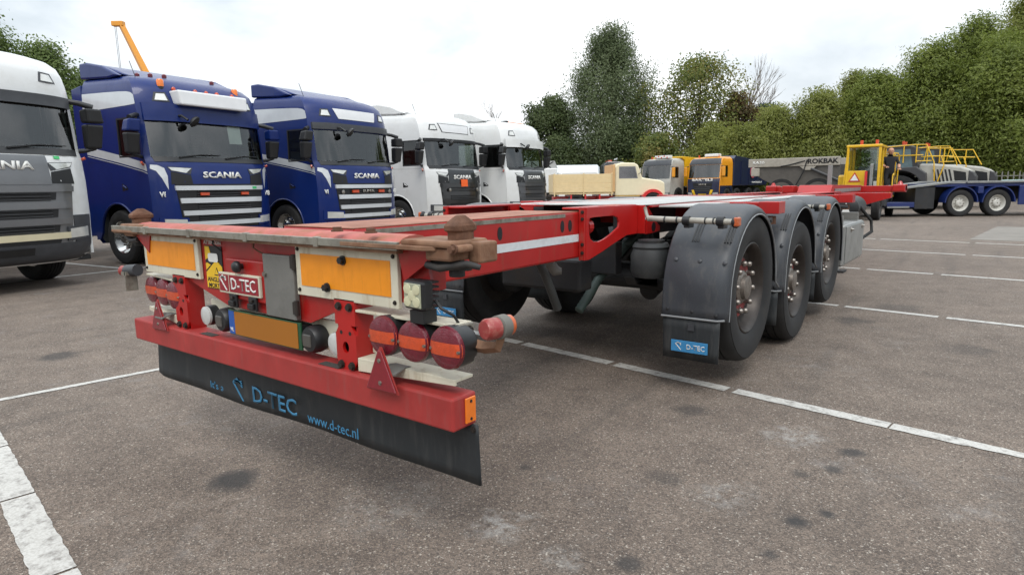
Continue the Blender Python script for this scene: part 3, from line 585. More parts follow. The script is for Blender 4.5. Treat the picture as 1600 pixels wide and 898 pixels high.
for y, z in AX:
    G().cyl((-.95, y, z), (.95, y, z), .073, 16).build('axle', UNDER, T, smooth=40)
    for s in (1, -1):
        G().lathe([(.21, -.10), (.21, .10), (.19, .12), (.08, .13)], (s*.86, y, z), (-s, 0, 0), 24).build('brake_drum', UNDER, T, smooth=40)
        G().prism([(y-.06, z-.03), (y+.10, z+.10), (y+.62, .93), (y+.70, .86), (y+.64, .78), (y+.1, z-.06), (y-.4, z+.02), (y-.45, z+.08)], 'x', min(s*.50, s*.58), max(s*.50, s*.58)).build('trailing_arm', UNDER, T, bevel=.01)
        G().lathe([(.06, .0), (.115, .01), (.135, .05), (.135, .16), (.118, .20), (.125, .215), (.11, .24)], (s*.66, y-.36, z+.07), (0, 0, 1), 24).build('air_bag', mat('rubber_airbag', '#303233', .6, var=.15, dirt='#54524e', dscale=5, damt=.5), T, smooth=45)
        G().cyl((s*.66, y-.36, z+.30), (s*.66, y-.36, .96), .09, 14).build('air_bag_mount', UNDER, T)
        G().box(min(s*.46, s*.62), max(s*.46, s*.62), y+.52, y+.74, .72, .94).build('spring_hanger', UNDER, T, bevel=.01)
        G().cyl((s*.40, y+.18, z-.12), (s*.40, y+.42, z-.05), .075, 14).build('brake_chamber', UNDER, T, smooth=40)
G().cyl((-.3, 6.2, .70), (-.3, 7.1, .70), .15, 20).build('air_tank', UNDER, T, smooth=40)
G().box(-.33, .33, 2.15, 2.32, .62, .84).build('valve_carrier', UNDER, T, bevel=.02)
G().box(-.40, .40, 2.52, 2.62, .70, .93).build('tail_cross_member', UNDER, T, bevel=.01)
for pts, mt_, r in (([(.16, 1.90, .86), (.19, 1.93, .78), (.21, 1.98, .66), (.20, 2.08, .51)], UNDER, .030), ([(.42, 2.9, .98), (.33, 2.80, .88), (.25, 2.55, .66), (.20, 2.35, .45)], HOSEM, .034)):
    P = [Vector(p) for p in pts]; q = []; rr = []
    for k in range(61):
        t = k/60*(len(P)-1); i = min(int(t), len(P)-2); q.append(P[i].lerp(P[i+1], t-i)); rr.append(r*(1.0 if k % 2 else .88))
    G().tube(q, rr, 12).build('corrugated_hose', mt_ if mt_ is HOSEM else mat('grey_hose', '#4a4c4b', .6), T, smooth=80)
G().tube([(.30, 1.82, .90), (.305, 1.84, .84), (.33, 1.86, .80), (.36, 1.88, .80)], [.02, .035, .036, .02], 10).build('glad_hand', GREYP, T, smooth=50)
# mudguards
GP = [(.842, -.004), (.85, 0), (1.165, 0), (1.20, -.006), (1.225, -.018), (1.243, -.038), (1.25, -.064)]
def guard_path(yc, zr=.50, zf=.50, zc=.615, r=.572):
    p = [(-r-.012, zr), (-r-.004, (zr+zc)/2)]
    p += [(-r*math.cos(a), zc+r*math.sin(a)) for a in [PI*k/22 for k in range(23)]]+[(r+.004, (zf+zc)/2), (r+.012, zf)]
    out = []
    for i, (y, z) in enumerate(p):
        a = p[max(i-1, 0)]; b = p[min(i+1, len(p)-1)]; tx, tz = b[0]-a[0], b[1]-a[1]; L_ = math.hypot(tx, tz); out.append((yc+y, z, -tz/L_, tx/L_))
    return out
def mudguard(yc, s, logo, full):
    P = guard_path(yc, .50, .62 if full else .5)
    fn = lambda i, j: (s*GP[j][0], P[i][0]+P[i][2]*GP[j][1], P[i][1]+P[i][3]*GP[j][1])
    gd = G().grid(lambda u, v: fn(u, v), list(range(len(P))), list(range(len(GP)))).build('mudguard', GUARD, T, smooth=50, solid=.008)
    G().tube([fn(i, len(GP)-1) for i in range(len(P))], .0065, 6).build('edge_trim', GUARDE, gd, smooth=60)
    yr = yc-.588
    G().tube([(s*.842, yr, .502), (s*1.20, yr, .502), (s*1.24, yr+.02, .506)], .007, 6).build('hem', GUARDE, gd, smooth=60)
    f = G().grid(lambda u, v: (s*u, yr+.010+.012*math.sin(u*9)*(1-v), .232+.27*v+.012*(1-v)*(u-.85)), [.852+.0365*k for k in range(11)], [k/4 for k in range(5)]).build('mud_flap', FLAPM, gd, smooth=60, solid=.008)
    G().prism([(s*1.02, .425), (s*1.06, .425), (s*1.06, .47), (s*1.02, .47)], 'y', yr-.003, yr+.0).build('moulded_mark', DGREY, f); 
    if logo:
        xc = s*1.035
        lg = G().box(xc-.118, xc+.118, yr-.010, yr-.0065, .285, .358).build('logo_plate', SKYBL, f, bevel=.002)
        text('D-TEC', WHITEP, lg, (xc+.042, yr-.0108, .321), X, Z, .032, .115, .001, .008); dlogo(lg, WHITEP, xc-.068, .321, .045, yr-.0105)
    for x, z in ((.905, .857), (1.06, .855), (1.215, .852), (.88, .545), (1.04, .54), (1.19, .53)):
        a = max(0, (z-.615)/.572); yy = yc-.572*math.sqrt(max(0, 1-a*a))
        d = Vector((0, -math.sqrt(max(0, 1-a*a)), a)); G().lathe([(.014, 0), (.013, .006), (.005, .010)], (s*x, yy-.004, z), d, 12).build('rivet', DGREY if z > .6 else BLK, gd, smooth=40)
    return gd
for i, (y, z) in enumerate(AX):
    for s in (1, -1):
        g_ = mudguard(y, s, i == 0, i < 2)
        # cast clamp ribs at the top rear
        for x in (1.0, 1.205) if s > 0 else (-1.0, -1.205):
            for dx in (-.018, 0, .018):
                G().tube([(x+dx, y-.572*math.cos(a)-.004, .615+.575*math.sin(a)) for a in (.66, .75, .85, .95)], .0055, 6).build('clamp_rib', BLK, g_, smooth=60)
# tube carrying the outline lamps
for (y, z) in ((2.36, 1.108), (4.97, 1.108)):
    for s in (1, -1):
        tb = G().tube([(s*.72, y-.02, z+.004), (s*.86, y-.025, z), (s*1.27, y-.03, z-.008)], .018, 12).build('lamp_tube', TUBEM, T, smooth=50)
        for x in (.98, 1.19): G().lathe([(.027, -.022), (.030, -.018), (.030, .018), (.027, .022)], (s*x, y-.028, z-.004), (1, 0, 0), 14).build('clamp', BLK, tb); box('clamp_foot', BLK, tb, s*x-.018, s*x+.018, y-.03, y+.05, z-.05, z-.01, .004)
        for x in (.84, .92, 1.10, 1.15): G().lathe([(.0225, -.004), (.0225, .004)], (s*x, y-.026, z-.003), (1, 0, 0), 12).build('cable_tie', BLK, tb)
        G().lathe([(.020, 0), (.034, .012), (.036, .025), (.030, .034)], (s*1.262, y-.03, z-.008), (s, -.25, 0), 16).build('side_lamp', BLK, tb, smooth=40)
        G().box(min(s*1.275, s*1.308), max(s*1.275, s*1.308), y-.068, y-.012, z-.032, z+.022).build('amber_lens', MAMB, tb, bevel=.009)
        G().tube([(s*.72, y-.02, z+.004), (s*.70, y, z+.03), (s*.68, y+.02, z+.07)], .012, 8).build('tube_hook', STRIP, tb, smooth=60)
# tool box, tank, hose on the right, spare parts in front of the axles
tb = G().box(.72, 1.24, 6.16, 7.42, .41, .862).build('tool_box', ALU, T, bevel=.02)
box('tool_box_lid', ALU, tb, 1.240, 1.250, 6.24, 7.40, .44, .845, .012)
for y, z in ((6.50, .80), (7.25, .80)): G().lathe([(.03, 0), (.03, .006), (.012, .008), (.010, .03)], (1.25, y, z), (1, 0, 0), 14).build('box_lock', CHROME, tb)
box('box_bracket', GREYP, T, .60, 1.2, 6.2, 6.3, .87, .96); box('box_bracket', GREYP, T, .60, 1.2, 7.2, 7.3, .87, .96)
at = G().lathe([(.10, -.0), (.145, .03), (.15, .06), (.15, .62), (.145, .65), (.10, .68)], (.98, 7.75, .99), (0, 1, 0), 24).build('round_tank', BLK, T, smooth=40)
G().prism([(.93, .93), (1.03, .93), (.98, 1.06)], 'y', 7.738, 7.748).build('warning_triangle', WHITEP, at)
G().tube([(1.12, 7.9, 1.0), (1.24, 8.05, .82), (1.26, 8.0, .68), (1.16, 7.6, .58), (1.0, 7.45, .56)], .020, 10).build('bent_hose', RUB, T, smooth=60)
for s in (1, -1):
    lg = G().box(min(s*.62, s*.76), max(s*.62, s*.76), 8.9, 9.04, .42, 1.1).build('landing_leg', UNDER, T, bevel=.008); box('foot', UNDER, lg, min(s*.55, s*.83), max(s*.55, s*.83), 8.84, 9.1, .002, .03); box('inner_leg', ALU, lg, min(s*.64, s*.74), max(s*.64, s*.74), 8.92, 9.02, .03, .42)
G().box(.58, .95, 8.3, 8.8, .96, 1.1).box(.7, 1.0, 6.2, 7.1, .9, 1.09).build('valve_box', UNDER, T, bevel=.01)

# ================================================================== PARKED TRACTOR UNITS (local frame: front faces -Y, +X is the viewer's right)
PROF = [(.36, .16, .30, 1.14), (.44, .06, .30, 1.19), (.60, .0, .30, 1.22), (1.0, -.01, .30, 1.23), (1.25, -.005, .30, 1.23), (1.5, .0, .30, 1.23), (1.78, .035, .30, 1.23), (1.88, .075, .29, 1.23), (1.93, .11, .28, 1.23),
        (2.25, .155, .27, 1.23), (2.60, .205, .27, 1.225), (2.72, .21, .27, 1.225), (2.88, .23, .28, 1.22), (3.05, .27, .29, 1.21), (3.18, .33, .30, 1.19), (3.28, .44, .32, 1.14), (3.335, .60, .34, 1.05), (3.365, .90, .36, .90)]
NEXP = 4.0
class Cab:
    def __init__(s, prof=PROF, yr=2.25, slope=.05, zs=2.7, cols=(.50, 1.12, 1.55, 1.95), win=(1.97, 2.60), ws=(1.93, 2.60), split=1.25):
        s.p = prof; s.yr = yr; s.slope = slope; s.zs = zs; s.cols = cols; s.win = win; s.ws = ws; s.split = split
    def at(s, z):
        p = s.p
        if z <= p[0][0]: return p[0][1:]
        for a, b in zip(p, p[1:]):
            if z <= b[0]:
                t = (z-a[0])/(b[0]-a[0]); return tuple(a[i]+(b[i]-a[i])*t for i in (1, 2, 3))
        return p[-1][1:]
    def lift(s, y, z): return z+s.slope*max(0, y-.3)*min(1, max(0, (z-s.zs)/.5))
    def front(s, x, z, off=0):
        yf, D, w = s.at(z); y = yf+D*min(1, abs(x)/w)**NEXP-off; return (x, y, s.lift(y, z))
    def side(s, sg, y, z, off=0):
        yf, D, w = s.at(z); y = max(y, yf+D); return (sg*(w+off), y, s.lift(y, z))
    def levels(s):
        L = sorted(set([q[0] for q in s.p]+list(s.win)+list(s.ws)+[s.split])); return L
    def shell(s, root, paint, inner=True):
        us = [-1, -.935, -.8, -.6, -.4, -.2, 0, .2, .4, .6, .8, .935, 1]; Z_ = s.levels()
        for nm, mt_, k in (('cab_shell', paint, 0), ('cab_lining', INT, 1))[:2 if inner else 1]:
            g = G(); sh = .05*k
            def F(u, z):
                yf, D, w = s.at(z); y = yf+D*abs(u)**NEXP+sh; return (u*(w-sh), y, s.lift(y, z)-(.02*k if z > 2.9 else 0))
            g.grid(F, us, Z_, lambda u, z: abs(u) < .93 and s.ws[0] < z < s.ws[1])
            zs_ = [z for z in Z_ if z >= s.split]; C_ = [-9]+list(s.cols)+[s.yr]
            for sg in (-1, 1):
                def SD(i, z, sg=sg):
                    p = s.side(sg, C_[int(i)] if i > 0 else -9, z, -sh); return (p[0], p[1]+(sh if i == 0 else -sh if i == len(C_)-1 else 0), p[2])
                g.grid(SD, list(range(len(C_))), zs_, lambda i, z: 1 < i < 2 and s.win[0] < z < s.win[1])
            a = [s.side(-1, s.yr-sh, z, -sh) for z in Z_]; b = [s.side(1, s.yr-sh, z, -sh) for z in Z_]; n = len(Z_)
            g.add(a+b, [(i, i+1, n+i+1, n+i) for i in range(n-1)])
            zt = Z_[-1]; top = [F(u, zt) for u in us]
            g.add(top+[s.side(1, s.yr-sh, zt, -sh), s.side(-1, s.yr-sh, zt, -sh)], [tuple(range(len(us)+2))])
            g.build(nm, mt_, root, smooth=38)
    def plate(s, name, mt_, par, bl, br, tr, tl, off=.006, thick=.03, nx=8, nz=3, smooth=45):
        """curved plate following the cab front; corners given as (x, z)"""
        f, b = [], []; nx = max(nx, int(abs(br[0]-bl[0])/.05)); nz = max(nz, int(abs(tl[1]-bl[1])/.06))
        for j in range(nz+1):
            for i in range(nx+1):
                u, v = i/nx, j/nz; x = (bl[0]*(1-u)+br[0]*u)*(1-v)+(tl[0]*(1-u)+tr[0]*u)*v; z = (bl[1]*(1-u)+br[1]*u)*(1-v)+(tl[1]*(1-u)+tr[1]*u)*v
                p = s.front(x, z, off); f.append(p); b.append((p[0], p[1]+thick, p[2]))
        n = len(f); w = nx+1; fs = []
        for j in range(nz):
            for i in range(nx): q = (j*w+i, j*w+i+1, (j+1)*w+i+1, (j+1)*w+i); fs += [q, tuple(n+k for k in q)[::-1]]
        ring = [i for i in range(w)]+[j*w+nx for j in range(1, nz+1)]+[nz*w+i for i in range(nx-1, -1, -1)]+[j*w for j in range(nz-1, 0, -1)]
        for k in range(len(ring)): a, c = ring[k], ring[(k+1) % len(ring)]; fs.append((a, n+a, n+c, c))
        return G().add(f+b, fs).build(name, mt_, par, smooth=smooth)
    def decal(s, name, mt_, par, sg, ys, zlo, zhi, off=.003):
        P = [s.side(sg, y, zlo[i], off) for i, y in enumerate(ys)]+[s.side(sg, y, zhi[i], off) for i, y in enumerate(ys)]; n = len(ys)
        return G().add(P, [(i, i+1, n+i+1, n+i) for i in range(n-1)]).build(name, mt_, par, smooth=60)
rim_shared = {}; WHT_RIM = mat('white_rim_paint', '#b9b7b0', .45, var=.1, vscale=12)
def truck_wheel(par, loc, sg, bright=True, r=.5, name='wheel'):
    k = (bright, r)
    if k not in rim_shared:
        sc = r/.5; g = [(a*sc, b*.85) for a, b in tyre_prof]
        t_ = G().lathe(g, n=40, closed=True).build('wheel', RUB, None, smooth=35); a = t_.data
        q = G().lathe([(.290*sc, -.12), (.27*sc, -.09), (.26*sc, .02), (.275*sc, .10), (.305*sc, .128), (.300*sc, .138), (.280*sc, .12), (.25*sc, .05), (.22*sc, .03), (.20*sc, .045), (.14*sc, .05), (.13*sc, .10), (.10*sc, .125), (.02, .13), (.02, -.12)], n=36, closed=True).build('rim', WHT_RIM if bright == 'white' else MIRR if bright else RIMG, None, smooth=35); b = q.data
        h = G()
        for i in range(10): an = 2*PI*i/10; h.cyl((.045, .17*sc*math.cos(an), .17*sc*math.sin(an)), (.085, .17*sc*math.cos(an), .17*sc*math.sin(an)), .018*sc, 6)
        c = h.build('nut_ring', CHROME, None).data
        for o in [o for o in bpy.data.objects if o.data in (a, b, c)]: bpy.data.objects.remove(o)
        rim_shared[k] = (a, b, c)
    a, b, c = rim_shared[k]; w = inst(name, a, par, loc, (random.random()*3, 0, 0 if sg > 0 else PI)); inst('rim', b, w); inst('nut_ring', c, w)['kind'] = 'stuff'; return w
def tractor(x, y, h, label, paint, grille, bars, zk=1, visor=None, stripe=None, lights=False, sign=None, beacon=False, spoiler=True, letters=WHITEP, extra='', barz=None, fender=None, mirror=BLK, letz=1.625, upper=None, group='tractor units parked in a row'):
    r = thing('tractor_unit', label, 'truck', (x, y, 0), PI-h, group)
    zz = lambda z: 2.6+(z-2.6)*zk if z > 2.6 else z
    c = Cab([(zz(q[0]),)+q[1:] for q in PROF]); c.shell(r, paint)
    # glass
    us = [-.94+.094*k*2 for k in range(11)]
    G().grid(lambda u, z: (lambda p: (p[0], p[1]+.012, p[2]))(c.front(u*c.at(z)[2], z)), us, [1.93, 2.05, 2.2, 2.4, 2.60]).build('windscreen', GLS, r, smooth=60)
    for sg in (-1, 1):
        w = G().grid(lambda yy, z, sg=sg: c.side(sg, yy, z, -.012), [.50, .8, 1.12], [1.97, 2.3, 2.60]).build('side_window', GLSD, r)
        # black window surround and lower front corner of the door glass
        fr = G()
        for (y0, y1, z0, z1) in ((.47, 1.15, 2.60, 2.63), (1.12, 1.15, 1.94, 2.60), (.47, .50, 1.94, 2.60), (.50, 1.12, 1.94, 1.97)):
            fr.hexa([c.side(sg, a, b, o) for b, o in ((z0, .005), (z1, .005)) for a in (y0, y1)][:0] or [c.side(sg, y0, z0, .005), c.side(sg, y1, z0, .005), c.side(sg, y1, z0, -.02), c.side(sg, y0, z0, -.02), c.side(sg, y0, z1, .005), c.side(sg, y1, z1, .005), c.side(sg, y1, z1, -.02), c.side(sg, y0, z1, -.02)])
        fr.build('window_frame', BLK, w)
        # lower side panel with the wheel arch
        ar = [(1.41-.63*math.cos(a), .50+.63*math.sin(a)) for a in [PI*(.04+.92*k/18) for k in range(19)]]
        pl_ = [(.30, 1.255), (.30, .44)]+[(.70, .44)]+ar+[(2.14, .44), (2.25, .44), (2.25, 1.255)]
        lp = G().prism(pl_, 'x', min(sg*1.19, sg*1.2285), max(sg*1.19, sg*1.2285)).build('lower_side_panel', paint, r)
        G().tube([(sg*1.225, a, b) for a, b in ar], .022, 6).build('arch_lip', fender or paint, lp, smooth=60)
        G().prism([(1.41-.60*math.cos(a), .50+.60*math.sin(a)) for a in [PI*k/12 for k in range(13)]], 'x', min(sg*.75, sg*.80), max(sg*.75, sg*.80)).build('arch_liner', UNDER, r)
        # door seams and handle recess
        c.decal('door_seam', BLKP, r, sg, [1.50, 1.506], [1.26, 1.26], [2.70, 2.70], .0015)
        c.decal('shoulder_line', DGREY if paint in (MATS.get('white_paint'),) else BLKP, r, sg, [.36, .8, 1.3, 1.8, 2.24], [1.86, 1.855, 1.86, 1.87, 1.88], [1.864, 1.859, 1.864, 1.874, 1.884], .0012)
        hd = c.decal('handle_recess', BLKP, r, sg, [.98, 1.06, 1.17], [1.37, 1.36, 1.35], [1.40, 1.45, 1.49], .003)
        G().tube([c.side(sg, 1.02, 1.40, .01), c.side(sg, 1.12, 1.45, .012)], .012, 6).build('door_handle', paint, hd)
        G().box(min(sg*.95, sg*1.20), max(sg*.95, sg*1.20), .75, .98, .36, .44).box(min(sg*.9, sg*1.21), max(sg*.9, sg*1.21), .35, .75, .34, .42).build('entry_step', BLK, r, bevel=.01)
        # mirrors
        mh = G().hexa([(sg*1.34, .30, 1.98), (sg*1.53, .28, 1.98), (sg*1.55, .40, 1.98), (sg*1.34, .44, 1.98), (sg*1.32, .24, 2.33), (sg*1.55, .22, 2.33), (sg*1.57, .38, 2.33), (sg*1.32, .42, 2.33)]).build('mirror', BLK, r, bevel=.03)
        G().hexa([(sg*1.32, .23, 2.35), (sg*1.56, .21, 2.35), (sg*1.58, .38, 2.35), (sg*1.32, .42, 2.35), (sg*1.30, .22, 2.56), (sg*1.52, .20, 2.56), (sg*1.54, .36, 2.54), (sg*1.30, .40, 2.54)]).build('mirror_cover', mirror, mh, bevel=.03)
        G().tube([(sg*1.20, .50, 2.66), (sg*1.32, .38, 2.63), (sg*1.46, .30, 2.58)], [.035, .04, .045], 8).build('mirror_arm', BLK, mh, smooth=50)
        G().tube([(sg*1.20, .46, 1.93), (sg*1.34, .38, 1.95), (sg*1.46, .34, 1.99)], [.035, .03, .03], 8).build('mirror_arm', BLK, mh, smooth=50)
        G().tube([(sg*1.235, .42, 1.80), (sg*1.30, .36, 1.84)], .02, 8).build('side_repeater', LENSA, r)
        for z, nm, mt_ in ((1.72, 'headlight', WLENS),):
            hl = c.plate('headlight', DGREY, r, (sg*.62, 1.635), (sg*.93, 1.69), (sg*.98, 1.765), (sg*.58, 1.745), .004, .03, 6, 2)
            c.plate('lens', mat('headlight_lens', '#d3d4d0', .12, metal=.35, coat=.6), hl, (sg*.70, 1.655), (sg*.92, 1.70), (sg*.965, 1.755), (sg*.60, 1.738), .010, .02, 6, 2)
        c.plate('headlight_grille', MESHM, r, (sg*.60, 1.46), (sg*.95, 1.46), (sg*.93, 1.675), (sg*.62, 1.62), .002, .03, 4, 2)
        bl_ = c.plate('bumper_lamp', DGREY if extra != 'body' else paint, r, (sg*.73, .66), (sg*1.16, .68), (sg*1.16, .88), (sg*.74, .86), .024, .05, 6, 2)
        c.plate('lens', MATS['headlight_lens'], bl_, (sg*.77, .70), (sg*1.10, .71), (sg*1.10, .85), (sg*.775, .83), .030, .03, 6, 2)
        # roof-front spot lamps
        sl_ = c.plate('roof_lamp', DGREY, r, (sg*.735, zz(2.90)), (sg*1.0, zz(2.90)), (sg*.95, zz(3.055)), (sg*.78, zz(3.065)), .006, .03, 4, 2)
        c.plate('lens', MATS['headlight_lens'], sl_, (sg*.77, zz(2.92)), (sg*.965, zz(2.92)), (sg*.925, zz(3.03)), (sg*.80, zz(3.035)), .012, .02, 4, 2)
        truck_wheel(r, (sg*1.06, 1.41, .5), sg); truck_wheel(r, (sg*1.02, 5.0, .5), sg, False); 
    # front: cowl, wipers, grille
    c.plate('wiper_cowl', BLK, r, (-1.12, 1.855), (1.12, 1.855), (1.14, 1.945), (-1.14, 1.945), .008, .04, 16, 2)
    for x0 in (-.75, .15):
        G().tube([c.front(x0, 1.93, .03), c.front(x0+.38, 1.985, .03), c.front(x0+.80, 1.99, .02)], [.014, .010, .007], 6).build('wiper', BLK, r)
    gr = c.plate('grille', MESHM if upper is None else upper, r, (-.80, .56), (.80, .56), (.90, 1.46), (-.90, 1.46), .003, .05, 14, 6)
    if upper: c.plate('grille_top', upper, r, (-.60, 1.45), (.60, 1.45), (.58, 1.84), (-.58, 1.84), .012, .03, 12, 3)
    BZ = barz or [(1.35, 1.43, .90), (1.12, 1.21, .84), (.90, .985, .81), (.70, .785, .78)]
    for i, (z0, z1, hw) in enumerate(BZ):
        c.plate('grille_bar', bars[i % len(bars)], gr, (-hw, z0), (hw, z0), (hw+.01, z1), (-hw-.01, z1), .028, .04, 14, 2)
    for z0, z1 in ((1.22, 1.345), (.99, 1.115), (.79, .895)):
        g = G(); n = 3
        for k in range(n):
            z = z0+(z1-z0)*(k+.5)/n; P = [c.front(-.55+1.1*i/10, z, .012) for i in range(11)]
            g.tube(P, .012, 4)
        g.build('grille_slat', BLK, gr)['kind'] = 'stuff'
    c.plate('lower_bumper', DGREY if grille == 'd' else (paint if extra == 'body' else DGREY), r, (-1.02, .38), (1.02, .38), (1.10, .64), (-1.10, .64), .018, .05, 16, 3)
    c.plate('number_panel', BLK, r, (-.27, .50), (.27, .50), (.27, .60), (-.27, .60), .028, .03, 6, 2)
    text('SCANIA', letters, r, c.front(0, letz, .018), X, Z, .115, .80, .016, .03)
    # kerb mirror
    km = G().tube([c.front(-.66, 2.66, 0), c.front(-.64, 2.66, .12), c.front(-.60, 2.58, .22)], .022, 8).build('kerb_mirror', BLK, r, smooth=50)
    G().lathe([(.05, -.05), (.10, -.02), (.11, .02), (.06, .05), (.01, .055)], c.front(-.50, 2.56, .24), (.35, -.5, -.5), 16).build('mirror_head', BLK, km, smooth=50)
    # interior
    G().box(-1.08, 1.08, .42, .80, 1.72, 1.96).build('dashboard', BLK, r, bevel=.05)
    for x in (-.62, .62):
        st_ = G().box(x-.26, x+.26, 1.15, 1.65, 1.55, 1.72).box(x-.25, x+.25, 1.58, 1.74, 1.7, 2.25).box(x-.14, x+.14, 1.60, 1.72, 2.24, 2.46).build('seat', BLK, r, bevel=.05)
    G().lathe([(.215, -.012), (.235, -.012), (.235, .012), (.215, .012)], (.62, .86, 2.0), (0, -.5, .86), 28, True).build('steering_wheel', BLK, r, smooth=50)
    # visor
    if visor:
        z0, z1, mt_, of = visor
        c.plate('sun_visor', mt_, r, (-1.17, z0), (1.17, z0), (1.17, z1), (-1.17, z1), of, .05, 18, 3)
    if sign:
        sb = c.plate('roof_sign', mat('sign_face', '#d9dadb', .35, var=.03), r, (-.56, 2.865), (.56, 2.865), (.64, 3.085), (-.66, 3.085), .010, .03, 10, 2)
        if sign == 2:
            c.plate('sign_frame', BLKP, sb, (-.585, 2.85), (.585, 2.85), (.67, 3.10), (-.69, 3.10), .004, .03, 10, 2)
    if lights:
        lb = G().hexa([(-.67, .02, 2.84), (.67, .02, 2.84), (.67, .34, 2.86), (-.67, .34, 2.86), (-.70, .06, 3.10), (.70, .06, 3.10), (.70, .42, 3.10), (-.70, .42, 3.10)]).build('roof_light_box', mat('sign_face', '#d9dadb', .35, var=.03), r, bevel=.03)
        for x in (-.79, .70):
            b_ = G().cyl((x, .42, 3.12), (x, .42, 3.17), .06, 14).build('beacon', BLK, r); G().lathe([(.058, 0), (.060, .10), (.045, .125), (.01, .13)], (x, .42, 3.17), (0, 0, 1), 16).build('beacon_lens', AMB, b_, smooth=40)
        for x in (-.62, -.22, .0, .22, .55): G().lathe([(.035, 0), (.036, .03), (.02, .045)], c.front(x, 3.13, .0), (0, -1, .3), 12).build('marker_lamp', LENSA, r, smooth=40)
        for x, yy in ((-1.0, 1.5), (-.85, 1.0), (-.7, .85), (-.5, .75), (.45, .75)): G().lathe([(.04, 0), (.042, .05), (.02, .07)], (x, yy, 3.44 if yy > 1.2 else 3.38), (0, 0, 1), 12).build('roof_lamp_red', LENS, r, smooth=40)
    if beacon:
        b_ = G().box(-.62, .40, .62, .86, 3.30, 3.38).build('beacon_bar', AMB, r, bevel=.03); box('beacon_base', BLK, b_, -.66, -.56, .62, .86, 3.28, 3.40, .02)
    if spoiler:
        sp_ = G().prism([(.95, 3.38), (1.35, 3.52), (1.85, 3.65), (2.18, 3.71), (2.24, 3.71), (2.24, 3.44), (1.4, 3.42)], 'x', -1.06, 1.06).build('roof_spoiler', paint, r, bevel=.05, segs=3)
        for sg in (-1, 1): G().prism([(1.05, 3.38), (1.6, 3.60), (2.1, 3.70), (2.34, 3.70), (2.34, 3.42), (1.4, 3.36)], 'x', min(sg*1.06, sg*1.16), max(sg*1.06, sg*1.16)).build('spoiler_cheek', paint, sp_, bevel=.03)
    G().tube([(-.98, .75, zz(3.18)), (-1.02, .9, zz(3.62))], .006, 5).build('aerial', BLK, r)
    for sg in (-1, 1): G().prism([(2.26, .5), (2.26, zz(3.30)), (2.62, zz(3.25)), (2.62, .5)], 'x', min(sg*1.17, sg*1.21), max(sg*1.17, sg*1.21)).build('side_deflector', paint, r, bevel=.015)
    if stripe:
        for sg in (-1, 1):
            ys = [.46, .48, .53, .62, .75, 1.0, 1.5, 2.0, 2.24]
            c.decal('upper_stripe', stripe, r, sg, ys, [2.845, 2.84, 2.835, 2.83, 2.825, 2.82, 2.81, 2.80, 2.795], [2.88, 2.94, 2.99, 3.03, 3.05, 3.06, 3.065, 3.065, 3.065], .004)
            ys = [.31, .45, .8, 1.2, 1.7, 2.24]
            c.decal('lower_stripe', stripe, r, sg, ys, [1.68, 1.715, 1.785, 1.86, 1.945, 2.035], [1.805, 1.85, 1.925, 2.00, 2.09, 2.185], .004)
            c.decal('pin_stripe', stripe, r, sg, ys, [1.64, 1.678, 1.748, 1.823, 1.908, 2.0], [1.653, 1.691, 1.761, 1.836, 1.921, 2.013], .004)
            P = [c.front(sg*1.20, 1.73, .006), c.front(sg*1.19, 1.80, .006), c.front(sg*1.10, 1.79, .006), c.front(sg*1.02, 1.74, .006), c.front(sg*.99, 1.60, .006), c.front(sg*1.0, 1.36, .006), c.front(sg*1.07, 1.56, .006), c.front(sg*1.13, 1.69, .006)]
            G().add(P, [(0, 1, 2, 7), (7, 2, 3, 6), (6, 3, 4), (6, 4, 5)]).build('stripe_tip', stripe, r)
            text('V8', letters, r, c.front(sg*1.08, 1.28, .012), X, Z, .10, .14, .01, .02, name='badge')
    # chassis behind the cab
    for sg in (-1, 1): box('frame_rail', UNDER, r, min(sg*.34, sg*.42), max(sg*.34, sg*.42), 1.0, 6.0, .72, .98)
    G().cyl((-.95, 3.2, .72), (-.95, 4.2, .72), .3, 20).build('fuel_tank', ALU, r, smooth=40); box('battery_box', BLK, r, .7, 1.15, 2.8, 3.8, .45, 1.0, .03)
    G().cyl((-1, 1.41, .5), (1, 1.41, .5), .07, 12).build('front_axle', UNDER, r); G().cyl((-1, 5.0, .5), (1, 5.0, .5), .09, 12).build('rear_axle', UNDER, r)
    G().lathe([(.2, 0), (.48, .02), (.5, .08), (.3, .1)], (0, 4.9, 1.02), (0, 0, 1), 20).build('fifth_wheel', UNDER, r); box('underside', UNDER, r, -1.0, 1.0, .25, 2.2, .50, 1.22)
    return r, c
BLUE = mat('royal_blue_paint', '#092361', .36, coat=.22, spec=.3, var=.05, vscale=2, dirt='#1c2450', dscale=3, damt=.3)
WHT = mat('white_paint', '#d6d7d6', .3, coat=.6, var=.03, vscale=2, dirt='#bdbcb6', dscale=3, damt=.4)
SILV = mat('silver_paint', '#c9cdd0', .3, metal=.2, coat=.6, var=.04)
GRM = mat('grey_metallic_paint', '#6d6e70', .32, metal=.4, coat=.6, var=.05)
GRD = mat('graphite_paint', '#4a4b4e', .35, metal=.3, coat=.5, var=.05)
BEIGE = mat('beige_bar', '#c9bfa0', .5, var=.06)
GBLK = mat('gloss_black_paint', '#17181a', .3, coat=.6, var=.08)
t1, c1 = tractor(-7.76, 1.20, 1.36, 'white tractor unit with grey grille, cut off at the left edge', WHT, 'd', [GRM, GRM, GRM, BEIGE], visor=(2.53, 2.68, DGREY, .05), upper=GRM, letz=1.70, spoiler=False, zk=.86)
for z0, z1 in ((1.24, 1.34), (1.0, 1.11), (.80, .89), (.64, .69)): c1.plate('mesh_band', MESHM, t1, (-.74, z0), (.62, z0), (.64, z1), (-.76, z1), .010, .02, 12, 1)
